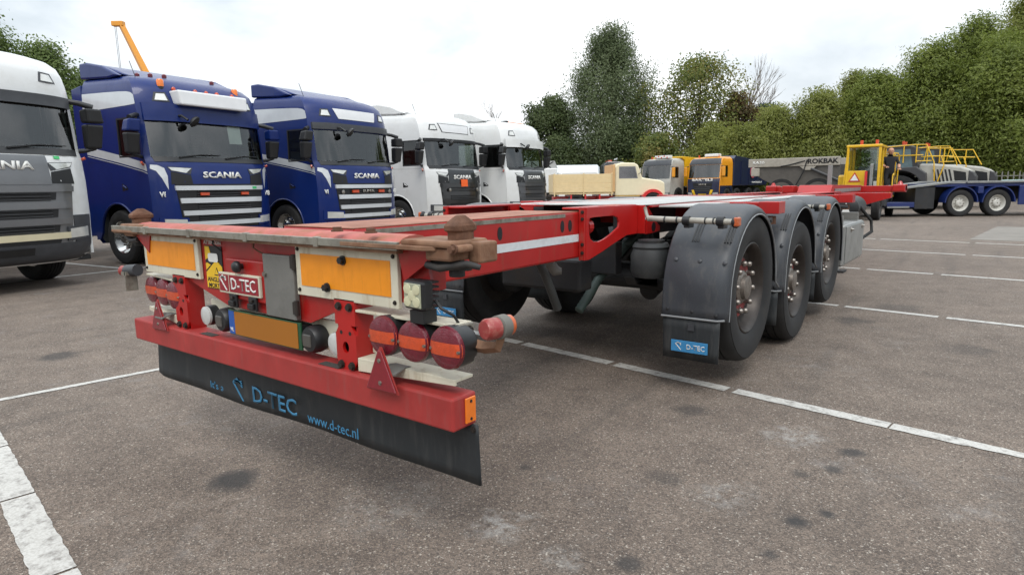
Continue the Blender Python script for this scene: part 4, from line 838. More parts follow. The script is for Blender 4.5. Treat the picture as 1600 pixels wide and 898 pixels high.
for sg in (-1, 1): c1.plate('bumper_corner', DGREY, t1, (min(sg*.86, sg*1.17), .40), (max(sg*.86, sg*1.17), .40), (max(sg*.86, sg*1.20), 1.02), (min(sg*.86, sg*1.20), 1.02), .010, .04, 6, 4)
c1.plate('green_sticker', GREENP, t1, (.70, 1.80), (.78, 1.80), (.78, 1.84), (.70, 1.84), .012, .01, 2, 1)
t2, c2 = tractor(-9.115, 4.906, 1.458, 'dark blue tractor unit with white roof light box and orange beacons', BLUE, 'b', [SILV], visor=(2.56, 2.86, BLUE, .06), stripe=SILV, lights=True, extra='body', mirror=BLUE)
for x in (-.42, .42): c2.plate('flash_lamp', LENSA, t2, (x-.08, 1.255), (x+.08, 1.255), (x+.08, 1.305), (x-.08, 1.305), .05, .03, 2, 1)
c2.plate('green_sticker', GREENP, t2, (.62, 1.365), (.72, 1.365), (.72, 1.41), (.62, 1.41), .033, .01, 2, 1)
c2.plate('painted_window_light', WHITEP, t2, (.33, 2.22), (.62, 2.22), (.62, 2.56), (.33, 2.56), -.03, .004, 2, 2)  # white plate painted in for the sky seen through the opposite side window
t3, c3 = tractor(-8.992, 8.271, 1.463, 'dark blue tractor unit with blank white sign set in its roof front', BLUE, 'b', [SILV], visor=(2.62, 2.76, DGREY, .05), stripe=SILV, sign=1, extra='body')
text('SUPER', CHROME, t3, c3.front(0, 1.282, .03), X, Z, .06, .38, .01, .02, name='lettering')
for x in (-.42, .42): c3.plate('flash_lamp', LENSA, t3, (x-.09, 1.25), (x+.09, 1.25), (x+.09, 1.31), (x-.09, 1.31), .05, .03, 2, 1)
for x in (-.75, .75): G().lathe([(.045, 0), (.045, .02), (.01, .025)], c3.front(x, 1.27, .01), (0, -1, 0), 14).build('round_badge', CHROME, t3, smooth=40)
t4, c4 = tractor(-9.633, 12.311, 1.522, 'white tractor unit with black grille and orange square sticker on it', WHT, 'b', [GBLK], upper=GBLK, sign=2, visor=(2.60, 2.68, BLK, .03))
c4.plate('orange_sticker', mat('orange_sticker', '#ea5f1c', .5, var=.04), t4, (-.12, 1.36), (.17, 1.36), (.17, 1.56), (-.12, 1.56), .04, .01, 2, 1)
for x in (-.62, .62): G().lathe([(.05, 0), (.05, .03), (.01, .04)], c4.front(x, 1.27, .03), (0, -1, 0), 14).build('spot_lamp', CHROME, t4, smooth=40)
t5, c5 = tractor(-9.368, 15.515, 1.48, 'white tractor unit with white sun visor and orange roof beacon bar', WHT, 'd', [GRD], upper=GRD, visor=(2.55, 2.80, WHT, .10), beacon=True)

# ================================================================== VEHICLES FARTHER BACK
NAVY = mat('navy_paint', '#161f3d', .35, coat=.5, var=.08); ORP = mat('orange_paint', '#d9901c', .4, coat=.4, var=.06); LGR = mat('light_grey_paint', '#a9a79f', .4, coat=.3, var=.06, dirt='#8a857a', dscale=2, damt=.4)
YELP = mat('yellow_paint', '#dcae16', .42, coat=.3, var=.06, dirt='#a98a24', dscale=3, damt=.3); CRMP = mat('cream_paint', '#ddd3b4', .38, coat=.4, var=.03); BUFF = mat('buff_painted_planks', '#d6bf92', .5, var=.05)
TAUP = mat('taupe_paint', '#9b958a', .5, var=.08, dirt='#5f5a52', dscale=2, damt=.4); TAUD = mat('dark_taupe_paint', '#4f4b46', .55, var=.1, dirt='#3d3a36', dscale=2, damt=.5); CHAR = mat('charcoal_paint', '#3b3b3d', .45, var=.08)
REDB = mat('bright_red_paint', '#c62a2c', .35, coat=.5, var=.05); DBL = mat('deep_blue_paint', '#16285f', .38, coat=.5, var=.08)
P2 = [(.42, .10, .12, 1.14), (.75, .0, .12, 1.2), (1.5, .0, .12, 1.22), (1.72, .03, .12, 1.22), (2.62, .16, .13, 1.21), (2.76, .18, .14, 1.2), (2.98, .30, .16, 1.16), (3.12, .55, .2, 1.05), (3.16, .8, .2, .95)]
def works_truck(x, y, a, label, upper, lower, roof, pillar, k):
    r = thing('works_truck', label, 'truck', (x, y, 0), a); c = Cab(P2, 1.85, 0, 9, (.42, 1.15, 1.5), (1.80, 2.55), (1.74, 2.62), 1.2); c.shell(r, pillar)
    G().grid(lambda u, z: (lambda p: (p[0], p[1]+.012, p[2]))(c.front(u*c.at(z)[2], z)), [-.94+.188*i for i in range(11)], [1.74, 2.2, 2.62]).build('windscreen', GLS, r, smooth=60)
    c.plate('roof_front', roof, r, (-1.19, 2.64), (1.19, 2.64), (1.08, 3.06), (-1.08, 3.06), .02, .05, 12, 3)
    c.plate('front_panel', lower, r, (-1.17, .75), (1.17, .75), (1.19, 1.70), (-1.19, 1.70), .01, .05, 12, 3)
    c.plate('bumper', DGREY if k else NAVY, r, (-1.12, .42), (1.12, .42), (1.19, .80), (-1.19, .80), .03, .06, 12, 2)
    g = c.plate('grille', MESHM, r, (-.62, .80), (.62, .80), (.72, 1.42), (-.72, 1.42), .022, .04, 8, 2)
    for z in (.88, 1.0, 1.12): c.plate('grille_bar', DGREY, g, (-.6, z), (.6, z), (.61, z+.04), (-.61, z+.04), .04, .03, 8, 1)
    for s in (-1, 1):
        G().grid(lambda yy, z, s=s: c.side(s, yy, z, -.01), [.42, .8, 1.15], [1.80, 2.2, 2.55]).build('side_window', GLSD, r)
        ar = [(1.2-.62*math.cos(t), .52+.62*math.sin(t)) for t in [PI*(.05+.9*i/12) for i in range(13)]]
        G().prism([(.16, 1.22), (.16, .5), (.55, .5)]+ar+[(1.85, .5), (1.85, 1.22)], 'x', min(s*1.18, s*1.218), max(s*1.18, s*1.218)).build('lower_side_panel', lower, r)
        c.plate('headlight', MATS['headlight_lens'], r, (s*.74, .60), (s*1.10, .60), (s*1.12, .78), (s*.78, .76), .05, .04, 4, 1)
        m_ = G().box(min(s*1.30, s*1.52), max(s*1.30, s*1.52), .12, .26, 1.85, 2.5).build('mirror', pillar if k == 0 else ORP, r, bevel=.04); G().tube([(s*1.19, .25, 2.55), (s*1.42, .19, 2.5)], .025, 6).build('mirror_arm', BLK, m_)
        truck_wheel(r, (s*1.05, 1.2, .52), s, False, .52)
        for yy in (2.75, 4.6, 5.95): truck_wheel(r, (s*1.03, yy, .52), s, False, .52)
        G().cyl((s*.72, .75, 3.12), (s*.72, .75, 3.30), .05, 10).build('beacon', LENSA, r)
    box('frame', UNDER, r, -.45, .45, 1.0, 7.0, .7, 1.1); box('chassis_box', UNDER, r, -1.1, 1.1, 1.9, 2.2, .6, 1.2)
    return r, c
wt, wc = works_truck(-13.23, 41.0, -.149, 'navy eight wheeled tipper truck with orange cab sides', ORP, NAVY, DGREY, ORP, 0)
wc.plate('name_board', NAVY, wt, (-1.0, 1.52), (1.0, 1.52), (1.0, 1.70), (-1.0, 1.70), .03, .03, 8, 1)
text('BARTELS', WHITEP, wt, wc.front(0, 1.615, .05), X, Z, .17, 1.55, .02, .03); text('MAN', CHROME, wt, wc.front(0, 1.30, .045), X, Z, .11, .55, .02, .02)
wc.plate('yellow_bumper_brace', YEL, wt, (-.60, .45), (-.44, .45), (-.62, .95), (-.80, .95), .06, .03, 2, 2); wc.plate('yellow_bumper_brace', YEL, wt, (.44, .45), (.60, .45), (.80, .95), (.62, .95), .06, .03, 2, 2); wc.plate('number_plate', YEL, wt, (-.30, .55), (.30, .55), (.30, .68), (-.30, .68), .05, .02, 2, 1)
box('roof_box', WHITEP, wt, -.25, .75, .6, 1.1, 3.16, 3.36, .05)
b_ = G().prism([(1.95, 1.2), (1.95, 3.05), (2.2, 3.25), (7.2, 2.9), (7.5, 1.9), (7.2, 1.2)], 'x', -1.24, 1.24).build('tipper_body', NAVY, wt, bevel=.03)
for yy in (3.0, 4.2, 5.4, 6.6): box('body_rib', NAVY, b_, 1.24, 1.30, yy, yy+.12, 1.3, 2.85)
G().cyl((1.305, 4.75, 2.15), (1.315, 4.75, 2.15), .42, 24).build('round_emblem', mat('emblem_red', '#b04a5c', .5), b_); G().lathe([(.26, 0), (.31, 0), (.31, .01), (.26, .01)], (1.316, 4.75, 2.15), (1, 0, 0), 24, True).build('emblem_ring', WHITEP, b_)
text('www.bartels.nl', WHITEP, b_, (1.33, 5.4, 1.45), (0, 1, 0), Z, .16, 1.6, .01)
tt, tcb = works_truck(-16.52, 40.5, -.161, 'pale grey tipper truck with yellow body and dark roof', LGR, LGR, DGREY, LGR, 1)
G().prism([(1.95, 1.2), (1.95, 3.0), (1.6, 3.2), (1.6, 3.3), (6.5, 3.15), (6.8, 1.2)], 'x', -1.22, 1.22).build('tipper_body', YELP, tt, bevel=.03)
lbx = G().box(-.35, .85, .5, .9, 3.16, 3.36).build('roof_sign', WHITEP, tt, bevel=.03)
for i in range(5): box('red_check', LENSA, lbx, -.3+.23*i, -.2+.23*i, .49, .50, 3.18+.08*(i % 2), 3.26+.08*(i % 2))
# bonneted lorry, cream with buff drop sides (faces +X)
o = thing('old_flatbed_lorry', 'old bonneted cream lorry with red wings and buff drop sides', 'truck', (-16.25, 26.86, 0), .70)
bed = G().box(.05, 3.15, -1.05, 1.05, .90, 1.0).build('load_bed', BUFF, o)
for x0, x1 in ((.08, 1.55), (1.60, 3.02)):
    for i in range(4): box('plank', BUFF, bed, x0, x1, -1.10, -1.05, 1.0+.235*i, 1.0+.235*i+.228, .006); box('plank', BUFF, bed, x0, x1, 1.05, 1.10, 1.0+.235*i, 1.0+.235*i+.228, .006)
for x in (.04, 1.56, 3.03): box('stake', BUFF, bed, x, x+.05, -1.12, -1.04, .80, 1.98, .005)
box('headboard', mat('tan_headboard', '#c79f6e', .5, var=.05), bed, 3.09, 3.22, -1.08, 1.08, 1.0, 2.40, .02); box('tail_board', BUFF, bed, .0, .05, -1.05, 1.05, 1.0, 1.94)
cabp = [(3.28, .78), (3.28, 2.25), (3.36, 2.42), (3.6, 2.50), (4.3, 2.48), (4.50, 2.36), (4.72, 1.72), (5.7, 1.56), (5.92, 1.44), (5.95, .78)]
cb = G().prism(cabp, 'y', -.82, .82).build('cab', CRMP, o, bevel=.07, segs=3)
for s in (-1, 1):
    ya = s*.825
    G().prism([(3.52, 1.72), (3.52, 2.26), (4.30, 2.26), (4.42, 1.72)], 'y', min(ya, ya-s*.01), max(ya, ya+s*.004)).build('side_window', GLSD, cb); G().prism([(3.48, 1.68), (3.48, 2.30), (4.34, 2.30), (4.48, 1.68)], 'y', min(ya, ya-s*.02), max(ya, ya+s*.001)).build('window_frame', INTL, cb)
    w_ = [(5.25-.62*math.cos(t), .50+.62*math.sin(t)) for t in [PI*i/14 for i in range(15)]]
    G().prism(w_+[(5.25+.47, .5)]+[(5.25+.47*math.cos(t), .50+.47*math.sin(t)) for t in [PI*i/14 for i in range(15)]], 'y', min(s*.70, s*1.05), max(s*.70, s*1.05)).build('wing', REDB, o, smooth=40)
    for x in (5.25, 1.2):
        w = truck_wheel(o, (x, s*.86, .46), 1, False, .46); w.rotation_euler = (0, 0, s*PI/2)
    G().lathe([(.11, 0), (.11, .05), (.05, .08)], (5.90, s*.62, 1.10), (1, 0, 0), 16).build('headlight', WLENS, o, smooth=40)
    G().tube([(4.5, s*.84, 1.9), (4.56, s*1.02, 1.95), (4.56, s*1.05, 2.15)], .015, 6).build('mirror_stalk', BLK, o); G().box(4.53, 4.57, s*1.06-.09, s*1.06+.09, 1.95, 2.2).build('mirror', WLENS, o, bevel=.02)
G().add([(4.50, -.70, 2.33), (4.50, .70, 2.33), (4.735, .70, 1.75), (4.735, -.70, 1.75)], [(0, 1, 2, 3)]).build('windscreen', GLSD, cb, solid=.02)
box('radiator_grille', REDB, o, 5.94, 5.99, -.5, .5, .80, 1.40, .03); box('bumper', mat('white_bumper', '#cfccc4', .4), o, 6.0, 6.1, -1.05, 1.05, .5, .68, .02); box('frame', REDB, o, .1, 5.8, -.4, .4, .58, .80)
for x in (.9, 1.65, 2.4): box('body_bearer', REDB, o, x, x+.08, -1.02, 1.02, .62, .90)
box('sill_panel', mat('ochre_sill', '#c9a04a', .5), o, 3.3, 4.6, -.83, .83, .70, .78)
# white vehicles standing behind the old lorry
v = thing('tank_truck', 'white cylindrical tank truck with dark cab and roof lamps', 'truck', (-25.6, 43.6, 0), .62)
G().lathe([(.2, 0), (.85, .08), (1.0, .25), (1.0, 4.8), (.85, 4.95), (.2, 5.03)], (-2.4, 0, 2.05), (1, 0, 0), 28).build('tank', mat('pale_tank_paint', '#c8cfd2', .35, var=.04), v, smooth=40)
tcab = G().prism([(2.8, .7), (2.8, 3.0), (3.1, 3.25), (4.4, 3.2), (4.75, 2.9), (4.95, 1.7), (4.95, .7)], 'y', -1.2, 1.2).build('cab', GRD, v, bevel=.06)
G().prism([(3.2, 1.75), (3.2, 2.75), (4.4, 2.75), (4.55, 1.75)], 'y', -1.215, -1.2).build('side_window', GLSD, tcab)
for i in range(4): G().lathe([(.05, 0), (.14, .04), (.15, .09), (.05, .1)], (3.9+.0*i, -.75+.5*i, 3.40), (1, -.6, 0), 14).build('roof_spot_lamp', MIRR, tcab, smooth=40)
box('beacon_bar', LENSA, tcab, 3.2, 3.5, -.9, .9, 3.22, 3.36, .03)
for x in (-1.6, -.3, 3.8):
    for s in (-1, 1): w = truck_wheel(v, (x, s*1.0, .5), 1, False); w.rotation_euler = (0, 0, s*PI/2)
box('frame', UNDER, v, -2.5, 4.6, -.4, .4, .7, 1.1)
v = thing('white_van', 'small white van standing behind the buff drop sides', 'van', (-19.9, 33.6, 0), .62)
vb = G().prism([(-.2, .5), (-.2, 1.9), (0, 2.22), (2.2, 2.25), (2.9, 1.55), (3.4, 1.35), (3.45, .5)], 'y', -.9, .9).build('body', WHT, v, bevel=.08, segs=3)
for x0, x1, x2 in ((.15, 1.0, 1.0), (1.1, 1.95, 2.25)): G().prism([(x0, 1.5), (x0, 2.0), (x1, 2.0), (x2, 1.5)], 'y', -.915, -.9).build('side_window', GLSD, vb)
for x in (.5, 2.8):
    for s in (-1, 1): w = truck_wheel(v, (x, s*.8, .34), 1, False, .34); w.rotation_euler = (0, 0, s*PI/2)
v = thing('white_box_truck', 'white box truck with raised grey tilt cover beside tank truck', 'truck', (-22.4, 35.6, 0), .62)
vb = G().box(-2.6, .7, -1.2, 1.2, .9, 2.55).build('box_body', WHT, v, bevel=.05)
cv = G().prism([(-1.6, 2.56), (-1.2, 3.05), (.55, 3.05), (.75, 2.56)], 'y', -.9, .9).build('tilt_cover', mat('grey_tilt_cover', '#9c9d9b', .7, var=.06), v)
for a_, b_ in (((-1.0, 3.0), (-.5, 2.58)), ((-1.0, 2.58), (-1.05, 3.0)), ((.45, 3.0), (-.2, 2.58)), ((.3, 2.58), (.0, 2.8))): G().tube([(a_[0], -.92, a_[1]), (b_[0], -.92, b_[1])], .03, 6).build('cover_strut', BLK, cv)
cb2 = G().prism([(.75, .6), (.75, 2.3), (1.9, 2.3), (2.4, 1.6), (2.6, 1.4), (2.6, .6)], 'y', -1.0, 1.0).build('cab', WHT, v, bevel=.08); G().prism([(1.0, 1.5), (1.0, 2.1), (1.8, 2.1), (2.1, 1.5)], 'y', -1.015, -1.0).build('side_window', GLSD, cb2)
for x in (-1.6, 1.6):
    for s in (-1, 1): w = truck_wheel(v, (x, s*.9, .42), 1, False, .42); w.rotation_euler = (0, 0, s*PI/2)
# box trailer behind the white tractor unit; it shows as the dark red reflection in the first blue truck's doors
bt = thing('box_trailer', 'dark red box trailer behind the white truck, reflected in the blue truck', 'trailer', (-12.2, 2.12, 0), PI-1.35)
box('trailer_box', mat('maroon_paint', '#5a1418', .4, coat=.2, var=.1), bt, -1.25, 1.25, 0, 9.5, 1.05, 3.3, .03); box('trailer_frame', UNDER, bt, -1.1, 1.1, .2, 9.4, .5, 1.04)
for yy in (5.6, 6.9, 8.2):
    for s in (-1, 1): truck_wheel(bt, (s*1.05, yy, .5), s, False)
# articulated dumpers (face +X)
def dumper(loc, a, label, tail):
    r = thing('articulated_dumper', label, 'dumper', loc, a, 'articulated dumpers')
    if tail:
        bd_ = G().prism([(-5.0, 1.95), (-4.75, 2.22), (-.55, 2.25), (-.50, 1.15), (-3.2, .95), (-4.3, 1.5)], 'y', -1.30, 1.30).build('dump_body', TAUD, r, bevel=.03)
        for s in (-1, 1): box('body_rim', TAUP, bd_, -5.1, -.55, min(s*1.28, s*1.40), max(s*1.28, s*1.40), 2.18, 2.62, .03)
        text('ROKBAK', BLKP, bd_, (-1.35, -1.41, 2.42), X, Z, .26, 1.45, .01, .03); text('RA30', WHITEP, bd_, (-4.55, -1.41, 2.42), X, Z, .16, .6, .01, .02)
        G().tube([(-2.2, -1.40, 2.45), (-3.0, -1.44, 2.25), (-3.4, -1.40, 2.2)], .03, 6).build('hose', BLK, bd_); G().tube([(-2.1, -1.42, 2.5), (-2.25, -1.45, 1.9), (-2.6, -1.42, 1.2)], .03, 6).build('hose', BLK, bd_)
        G().tube([(-1.9, -1.38, 2.05), (-.4, -1.38, 1.35)], .07, 10).build('lift_ram', CHAR, bd_); G().prism([(-2.45, 2.17), (-1.65, 2.17), (-1.85, 1.98), (-2.2, 1.98)], 'y', -1.42, -1.30).build('ram_bracket', TAUP, bd_)
        box('tail_bracket', TAUP, bd_, -4.95, -4.5, -1.38, -1.2, 1.7, 2.15, .04)
        for x in (-3.35, -1.55):
            for s in (-1, 1):
                w = truck_wheel(r, (x, s*1.15, .8), 1, False, .8, 'wheel'); w.rotation_euler = (0, 0, s*PI/2)
                G().lathe([(.05, .0), (.30, .02), (.36, .06), (.3, .10), (.08, .12)], (x, s*1.32, .8), (0, s, 0), 20).build('hub', TAUP, r, smooth=40)
        box('rear_frame', CHAR, r, -4.2, .5, -.6, .6, .8, 1.25)
    for s in (-1, 1):
        w = truck_wheel(r, (2.05, s*1.15, .8), 1, False, .8); w.rotation_euler = (0, 0, s*PI/2)
        ar = [(2.05-.98*math.cos(t), .85+.98*math.sin(t)) for t in [PI*i/14 for i in range(15)]]
        G().prism([(1.0, .85), (.95, 1.95), (2.7, 2.0), (3.1, 1.7), (3.2, .85)]+ar[::-1][1:-1], 'y', min(s*.85, s*1.42), max(s*.85, s*1.42)).build('front_fender', CHAR, r, bevel=.03)
    cb_ = G().prism([(.85, 1.7), (.95, 2.95), (1.1, 3.05), (2.3, 3.05), (2.55, 2.95), (2.75, 1.95), (2.7, 1.7)], 'y', -.85, .85).build('cab', CHAR, r, bevel=.05)
    for s in (-1, 1): G().prism([(1.05, 1.95), (1.15, 2.85), (2.35, 2.85), (2.5, 1.98)], 'y', min(s*.85, s*.865), max(s*.85, s*.865)).build('side_window', mat('pale_glass', '#5f7177', .1, coat=.4), cb_)
    hd = G().prism([(2.75, 1.15), (2.75, 2.14), (3.4, 2.12), (4.4, 1.98), (4.8, 1.82), (4.95, 1.55), (4.95, 1.1)], 'y', -.85, .85).build('hood', LGR, r, bevel=.10, segs=3)
    for s in (-1, 1):
        ya, yb = min(s*.85, s*.862), max(s*.85, s*.862)
        for i in range(5): x = 3.32+.15*i; G().prism([(x, 1.85), (x+.07, 1.85), (x+.22, 1.25), (x+.14, 1.25)], 'y', ya, yb).build('vent_slat', BLKP, hd)
        G().prism([(4.12, 1.80), (4.60, 1.70), (4.66, 1.28), (4.22, 1.26)], 'y', ya, yb).build('vent_mesh', MESHM, hd)
    G().prism([(4.70, 1.05), (4.70, 1.80), (4.86, 1.72), (5.0, 1.5), (5.0, 1.05)], 'y', -.88, .88).build('nose_guard', CHAR, hd, bevel=.04)
    box('front_frame', CHAR, r, .5, 5.0, -.7, .7, .75, 1.15, .03)
    R_ = lambda *p: G().tube([(a_, b_, 2.2+(c_-2.2)*.82 if c_ > 2.2 else c_) for a_, b_, c_ in p], .026, 6).build('handrail', YELP, r, smooth=60)
    for y in (-.95,):
        R_((1.05, y, 3.02), (1.0, y, 3.12), (2.55, y, 3.22), (3.0, y, 3.20), (3.35, y, 2.2), (3.42, y, 1.3)); R_((2.1, y, 2.2), (2.1, y, 3.2)); R_((2.62, y, 2.2), (2.62, y, 3.2)); R_((2.1, y, 2.62), (2.9, y, 2.62)); R_((2.62, y, 2.28), (3.25, y, 2.28))
        R_((3.55, y, 1.3), (3.75, y, 2.05), (3.62, y, 2.5)); R_((1.0, y, 3.1), (1.0, y, 2.2)); R_((1.3, y, 2.6), (2.1, y, 2.62))
    R_((2.8, .4, 2.3), (2.9, .4, 3.05), (3.9, .4, 3.0), (4.3, .4, 2.1)); R_((2.9, .4, 2.6), (4.0, .4, 2.55)); R_((3.6, .4, 2.2), (3.62, .4, 3.0))
    for y in (-.5, .3): G().cyl((2.0, y, 3.05), (2.0, y, 3.25), .06, 10).build('beacon', LENSA, r)
    return r
dumper((-3.07, 35.5, 0), -.03, 'grey articulated dumper with long tipping body behind yellow yard tractor', True)
dumper((-2.3, 38.3, 0), -.03, 'grey articulated dumper mostly hidden, its hood jutting out farthest right', False)
# blue low loader at the right edge
o = thing('low_loader', 'dark blue low loader trailer with white wheels at the right edge', 'trailer', (.95, 28.4, 0), .594)
for x in (0, 1.33):
    for s in (-1, 1):
        w = truck_wheel(o, (x, s*1.05, .49), 1, 'white', .49); w.rotation_euler = (0, 0, s*PI/2)
    ar = [(x-.60*math.cos(t), .52+.60*math.sin(t)) for t in [PI*i/14 for i in range(15)]]; ai = [(x+.56*math.cos(t), .52+.56*math.sin(t)) for t in [PI*i/14 for i in range(15)]]
    for s in (-1, 1): G().prism(ar+ai, 'y', min(s*.85, s*1.25), max(s*.85, s*1.25)).build('wheel_arch', DBL, o, smooth=40)
box('deck', DBL, o, -.9, 6.5, -1.1, 1.1, 1.10, 1.22, .02); box('side_skirt', DBL, o, 2.02, 6.5, -1.26, -1.20, .42, 1.12, .02); box('chassis', UNDER, o, -1.6, 6.4, -.5, .5, .6, 1.1)
for i in range(3): G().tube([(2.2+.25*i, -1.27, 1.0-.1*i), (2.45+.25*i, -1.275, .75), (2.8+.2*i, -1.27, .62+.06*i), (2.7+.25*i, -1.27, .85)], .035, 6).build('painted_scroll', WHITEP, o)
for x in (.665,): box('mudguard_link', DBL, o, x-.1, x+.1, -1.24, -.9, .85, 1.10, .02)
G().prism([(-2.6, .98), (-2.6, 1.04), (-.3, 1.30), (.2, 1.32), (.2, 1.26), (-.3, 1.24)], 'y', -1.15, -.7).build('loading_ramp', ALU, o); G().prism([(-2.6, .98), (-2.6, 1.04), (-.3, 1.30), (.2, 1.32), (.2, 1.26), (-.3, 1.24)], 'y', .7, 1.15).build('loading_ramp', ALU, o)
box('ramp_edge', ALU, o, .2, 4.0, -1.17, -1.05, 1.225, 1.30, .01); box('deck_sheet', mat('pale_green_sheet', '#9fb5b0', .6), o, 2.6, 5.5, -1.1, .6, 1.225, 1.33, .03)
box('gooseneck_step', DBL, o, -2.6, -1.6, -1.1, 1.1, .35, .55, .02); box('step_edge', ALU, o, -2.6, -1.8, -1.14, -1.10, .34, .40); box('front_bulkhead', UNDER, o, -1.6, -.9, -1.1, 1.1, .3, 1.1)
# yellow yard tractor seen from behind
o = thing('yard_tractor', 'yellow yard tractor with big rear window and warning triangle', 'tractor', (-1.42, 25.6, 0), .02); o.scale = (.80, 1, 1)
ps = .055; mat_yt = glass('clear_cab_glass', (.78, .84, .82), .10)
def post(x, y, z0, z1, xt=None): return G().hexa([(x-ps, y-ps, z0), (x+ps, y-ps, z0), (x+ps, y+ps, z0), (x-ps, y+ps, z0), ((xt or x)-ps, y-ps, z1), ((xt or x)+ps, y-ps, z1), ((xt or x)+ps, y+ps, z1), ((xt or x)-ps, y+ps, z1)]).build('cab_post', YELP, o, bevel=.012)
for x in (-.66, .66):
    for y in (.05, .85, 1.65): post(x, y, .75, 2.60)
G().tube([(-.78, .0, 1.1), (-.66, .0, 2.62)], .03, 8).build('handrail', YELP, o)
rf = G().box(-.74, .74, -.03, 1.75, 2.60, 2.70).build('cab_roof', YELP, o, bevel=.03)
for x in (-.3, .35): G().cyl((x, 1.2, 2.70), (x, 1.2, 2.92), .07, 12).build('beacon', LENSA, rf, smooth=40)
box('rear_panel', YELP, o, -.66, .16, .02, .08, .75, 1.74, .02); box('rear_window', mat_yt, o, -.60, .60, .045, .055, 1.74, 2.58); G().box(.64, .66, .12, .80, 1.2, 2.56).build('side_window', GLSD, o); box('door_panel', YELP, o, .62, .68, .90, 1.60, .75, 1.35, .01); box('front_window', mat_yt, o, -.60, .60, 1.64, 1.65, 1.3, 2.58)
tr_ = G().prism([(-.58, 1.33), (-.06, 1.33), (-.32, 1.70)], 'y', .0, .018).build('warning_triangle', mat('triangle_border_red', '#b5402c', .5), o); G().prism([(-.49, 1.38), (-.15, 1.38), (-.32, 1.62)], 'y', -.006, .0).build('triangle_face', WHITEP, tr_)
box('seat', INT, o, -.28, .28, .6, .8, 1.1, 1.9, .05); box('dash', INT, o, -.5, .5, 1.3, 1.6, 1.1, 1.5, .05); box('exhaust', ALU, o, .33, .46, -.22, -.10, 1.1, 1.98, .02); G().cyl((.18, -.2, 1.0), (.18, -.2, 1.72), .06, 10).build('extinguisher', REDB, o); box('hose_box', LGR, o, .50, .62, -.2, -.05, 1.05, 1.35)
ch = box('chassis', CHAR, o, -.55, .55, -2.2, 2.9, .60, 1.0, .03); G().box(.56, 1.12, 1.2, 2.9, .82, 1.05).build('front_fender', YELP, o, bevel=.03)
for s in (-1, 1):
    truck_wheel(o, (s*.98, 1.9, .5), s, True); truck_wheel(o, (s*.9, -1.7, .5), s, False); box('side_tank', CHAR, o, min(s*.56, s*1.05), max(s*.56, s*1.05), -.2, 1.3, .42, .92, .04)
box('bonnet', YELP, o, -1.1, -.70, .4, 2.6, .95, 1.6, .08); box('hand_platform', YELP, o, .60, 1.15, .75, 1.75, .74, .80, .01)
for pts in ([(1.12, .95, .80), (1.13, .95, 1.55), (1.14, 1.15, 1.62), (1.14, 2.5, 1.25)], [(1.1, 1.75, .80), (1.12, 1.75, 2.1), (1.10, 1.55, 2.35), (.72, 1.35, 2.35)], [(1.12, 2.7, .9), (1.16, 2.7, 2.3), (1.12, 2.5, 2.42), (.75, 1.7, 2.45)]): G().tube(pts, .028, 8).build('handrail', YELP, o, smooth=60)
# person on the tractor platform
pe = thing('person', 'person in black clothes standing on the yellow tractor platform', 'person', (-.70, 26.9, .80), .35)
def skin_mesh(name, joints, edges, radii, mt_, par, sub=1, root=0):
    me = bpy.data.meshes.new(name); me.from_pydata(joints, edges, []); me.materials.append(mt_)
    o = bpy.data.objects.new(name, me); COL.objects.link(o); o.parent = par
    md = o.modifiers.new('skin', 'SKIN')
    if not me.skin_vertices: me.attributes.new('', 'FLOAT', 'POINT')
    for i, r_ in enumerate(radii): me.skin_vertices[0].data[i].radius = (r_[0], r_[1]) if isinstance(r_, tuple) else (r_, r_)
    me.skin_vertices[0].data[root].use_root = True; md.use_smooth_shade = True
    sm = o.modifiers.new('sub', 'SUBSURF'); sm.levels = sub; sm.render_levels = sub; return o
SKN = mat('skin', '#b98a72', .6, var=.06); CLO = mat('black_cloth', '#1c1d22', .85, var=.15, vscale=20)
def skin_obj(name, joints, edges, radii, mt_, par):
    g = bpy.data.meshes.new('tmp'); o_ = None
    bm = bmesh.new(); lay = bm.verts.layers.skin.verify(); vs = [bm.verts.new(j) for j in joints]
    for i, v_ in enumerate(vs): rr = radii[i]; v_[lay].radius = rr if isinstance(rr, tuple) else (rr, rr)
    vs[0][lay].use_root = True
    for a_, b_ in edges: bm.edges.new((vs[a_], vs[b_]))
    bm.to_mesh(g); bm.free(); g.materials.append(mt_); g.name = name
    o_ = bpy.data.objects.new(name, g); COL.objects.link(o_); o_.parent = par
    md = o_.modifiers.new('skin', 'SKIN'); md.use_smooth_shade = True; sm = o_.modifiers.new('sub', 'SUBSURF'); sm.levels = 2; sm.render_levels = 2; return o_
J = [(0, 0, .92), (0, 0, 1.10), (0, -.02, 1.32), (0, -.02, 1.46), (0, -.03, 1.54), (0, -.05, 1.66),           # pelvis .. head
     (.10, 0, .86), (.13, -.03, .48), (.14, .02, .10), (.15, -.12, .04), (-.10, 0, .86), (-.12, -.10, .50), (-.13, -.02, .10), (-.13, -.16, .04),
     (.20, -.02, 1.41), (.30, -.05, 1.16), (.26, -.25, 1.02), (.25, -.32, 1.0), (-.20, -.02, 1.41), (-.29, -.08, 1.16), (-.20, -.26, 1.08), (-.18, -.33, 1.08)]
E_ = [(0, 1), (1, 2), (2, 3), (3, 4), (4, 5), (0, 6), (6, 7), (7, 8), (8, 9), (0, 10), (10, 11), (11, 12), (12, 13), (2, 14), (14, 15), (15, 16), (16, 17), (2, 18), (18, 19), (19, 20), (20, 21)]
RR = [(.15, .12), (.15, .12), (.18, .12), (.08, .08), (.06, .06), (.095, .11), .10, .065, .045, .04, .10, .065, .045, .04, .07, .048, .036, .04, .07, .048, .036, .04]
skin_obj('body', J, E_, RR, CLO, pe)
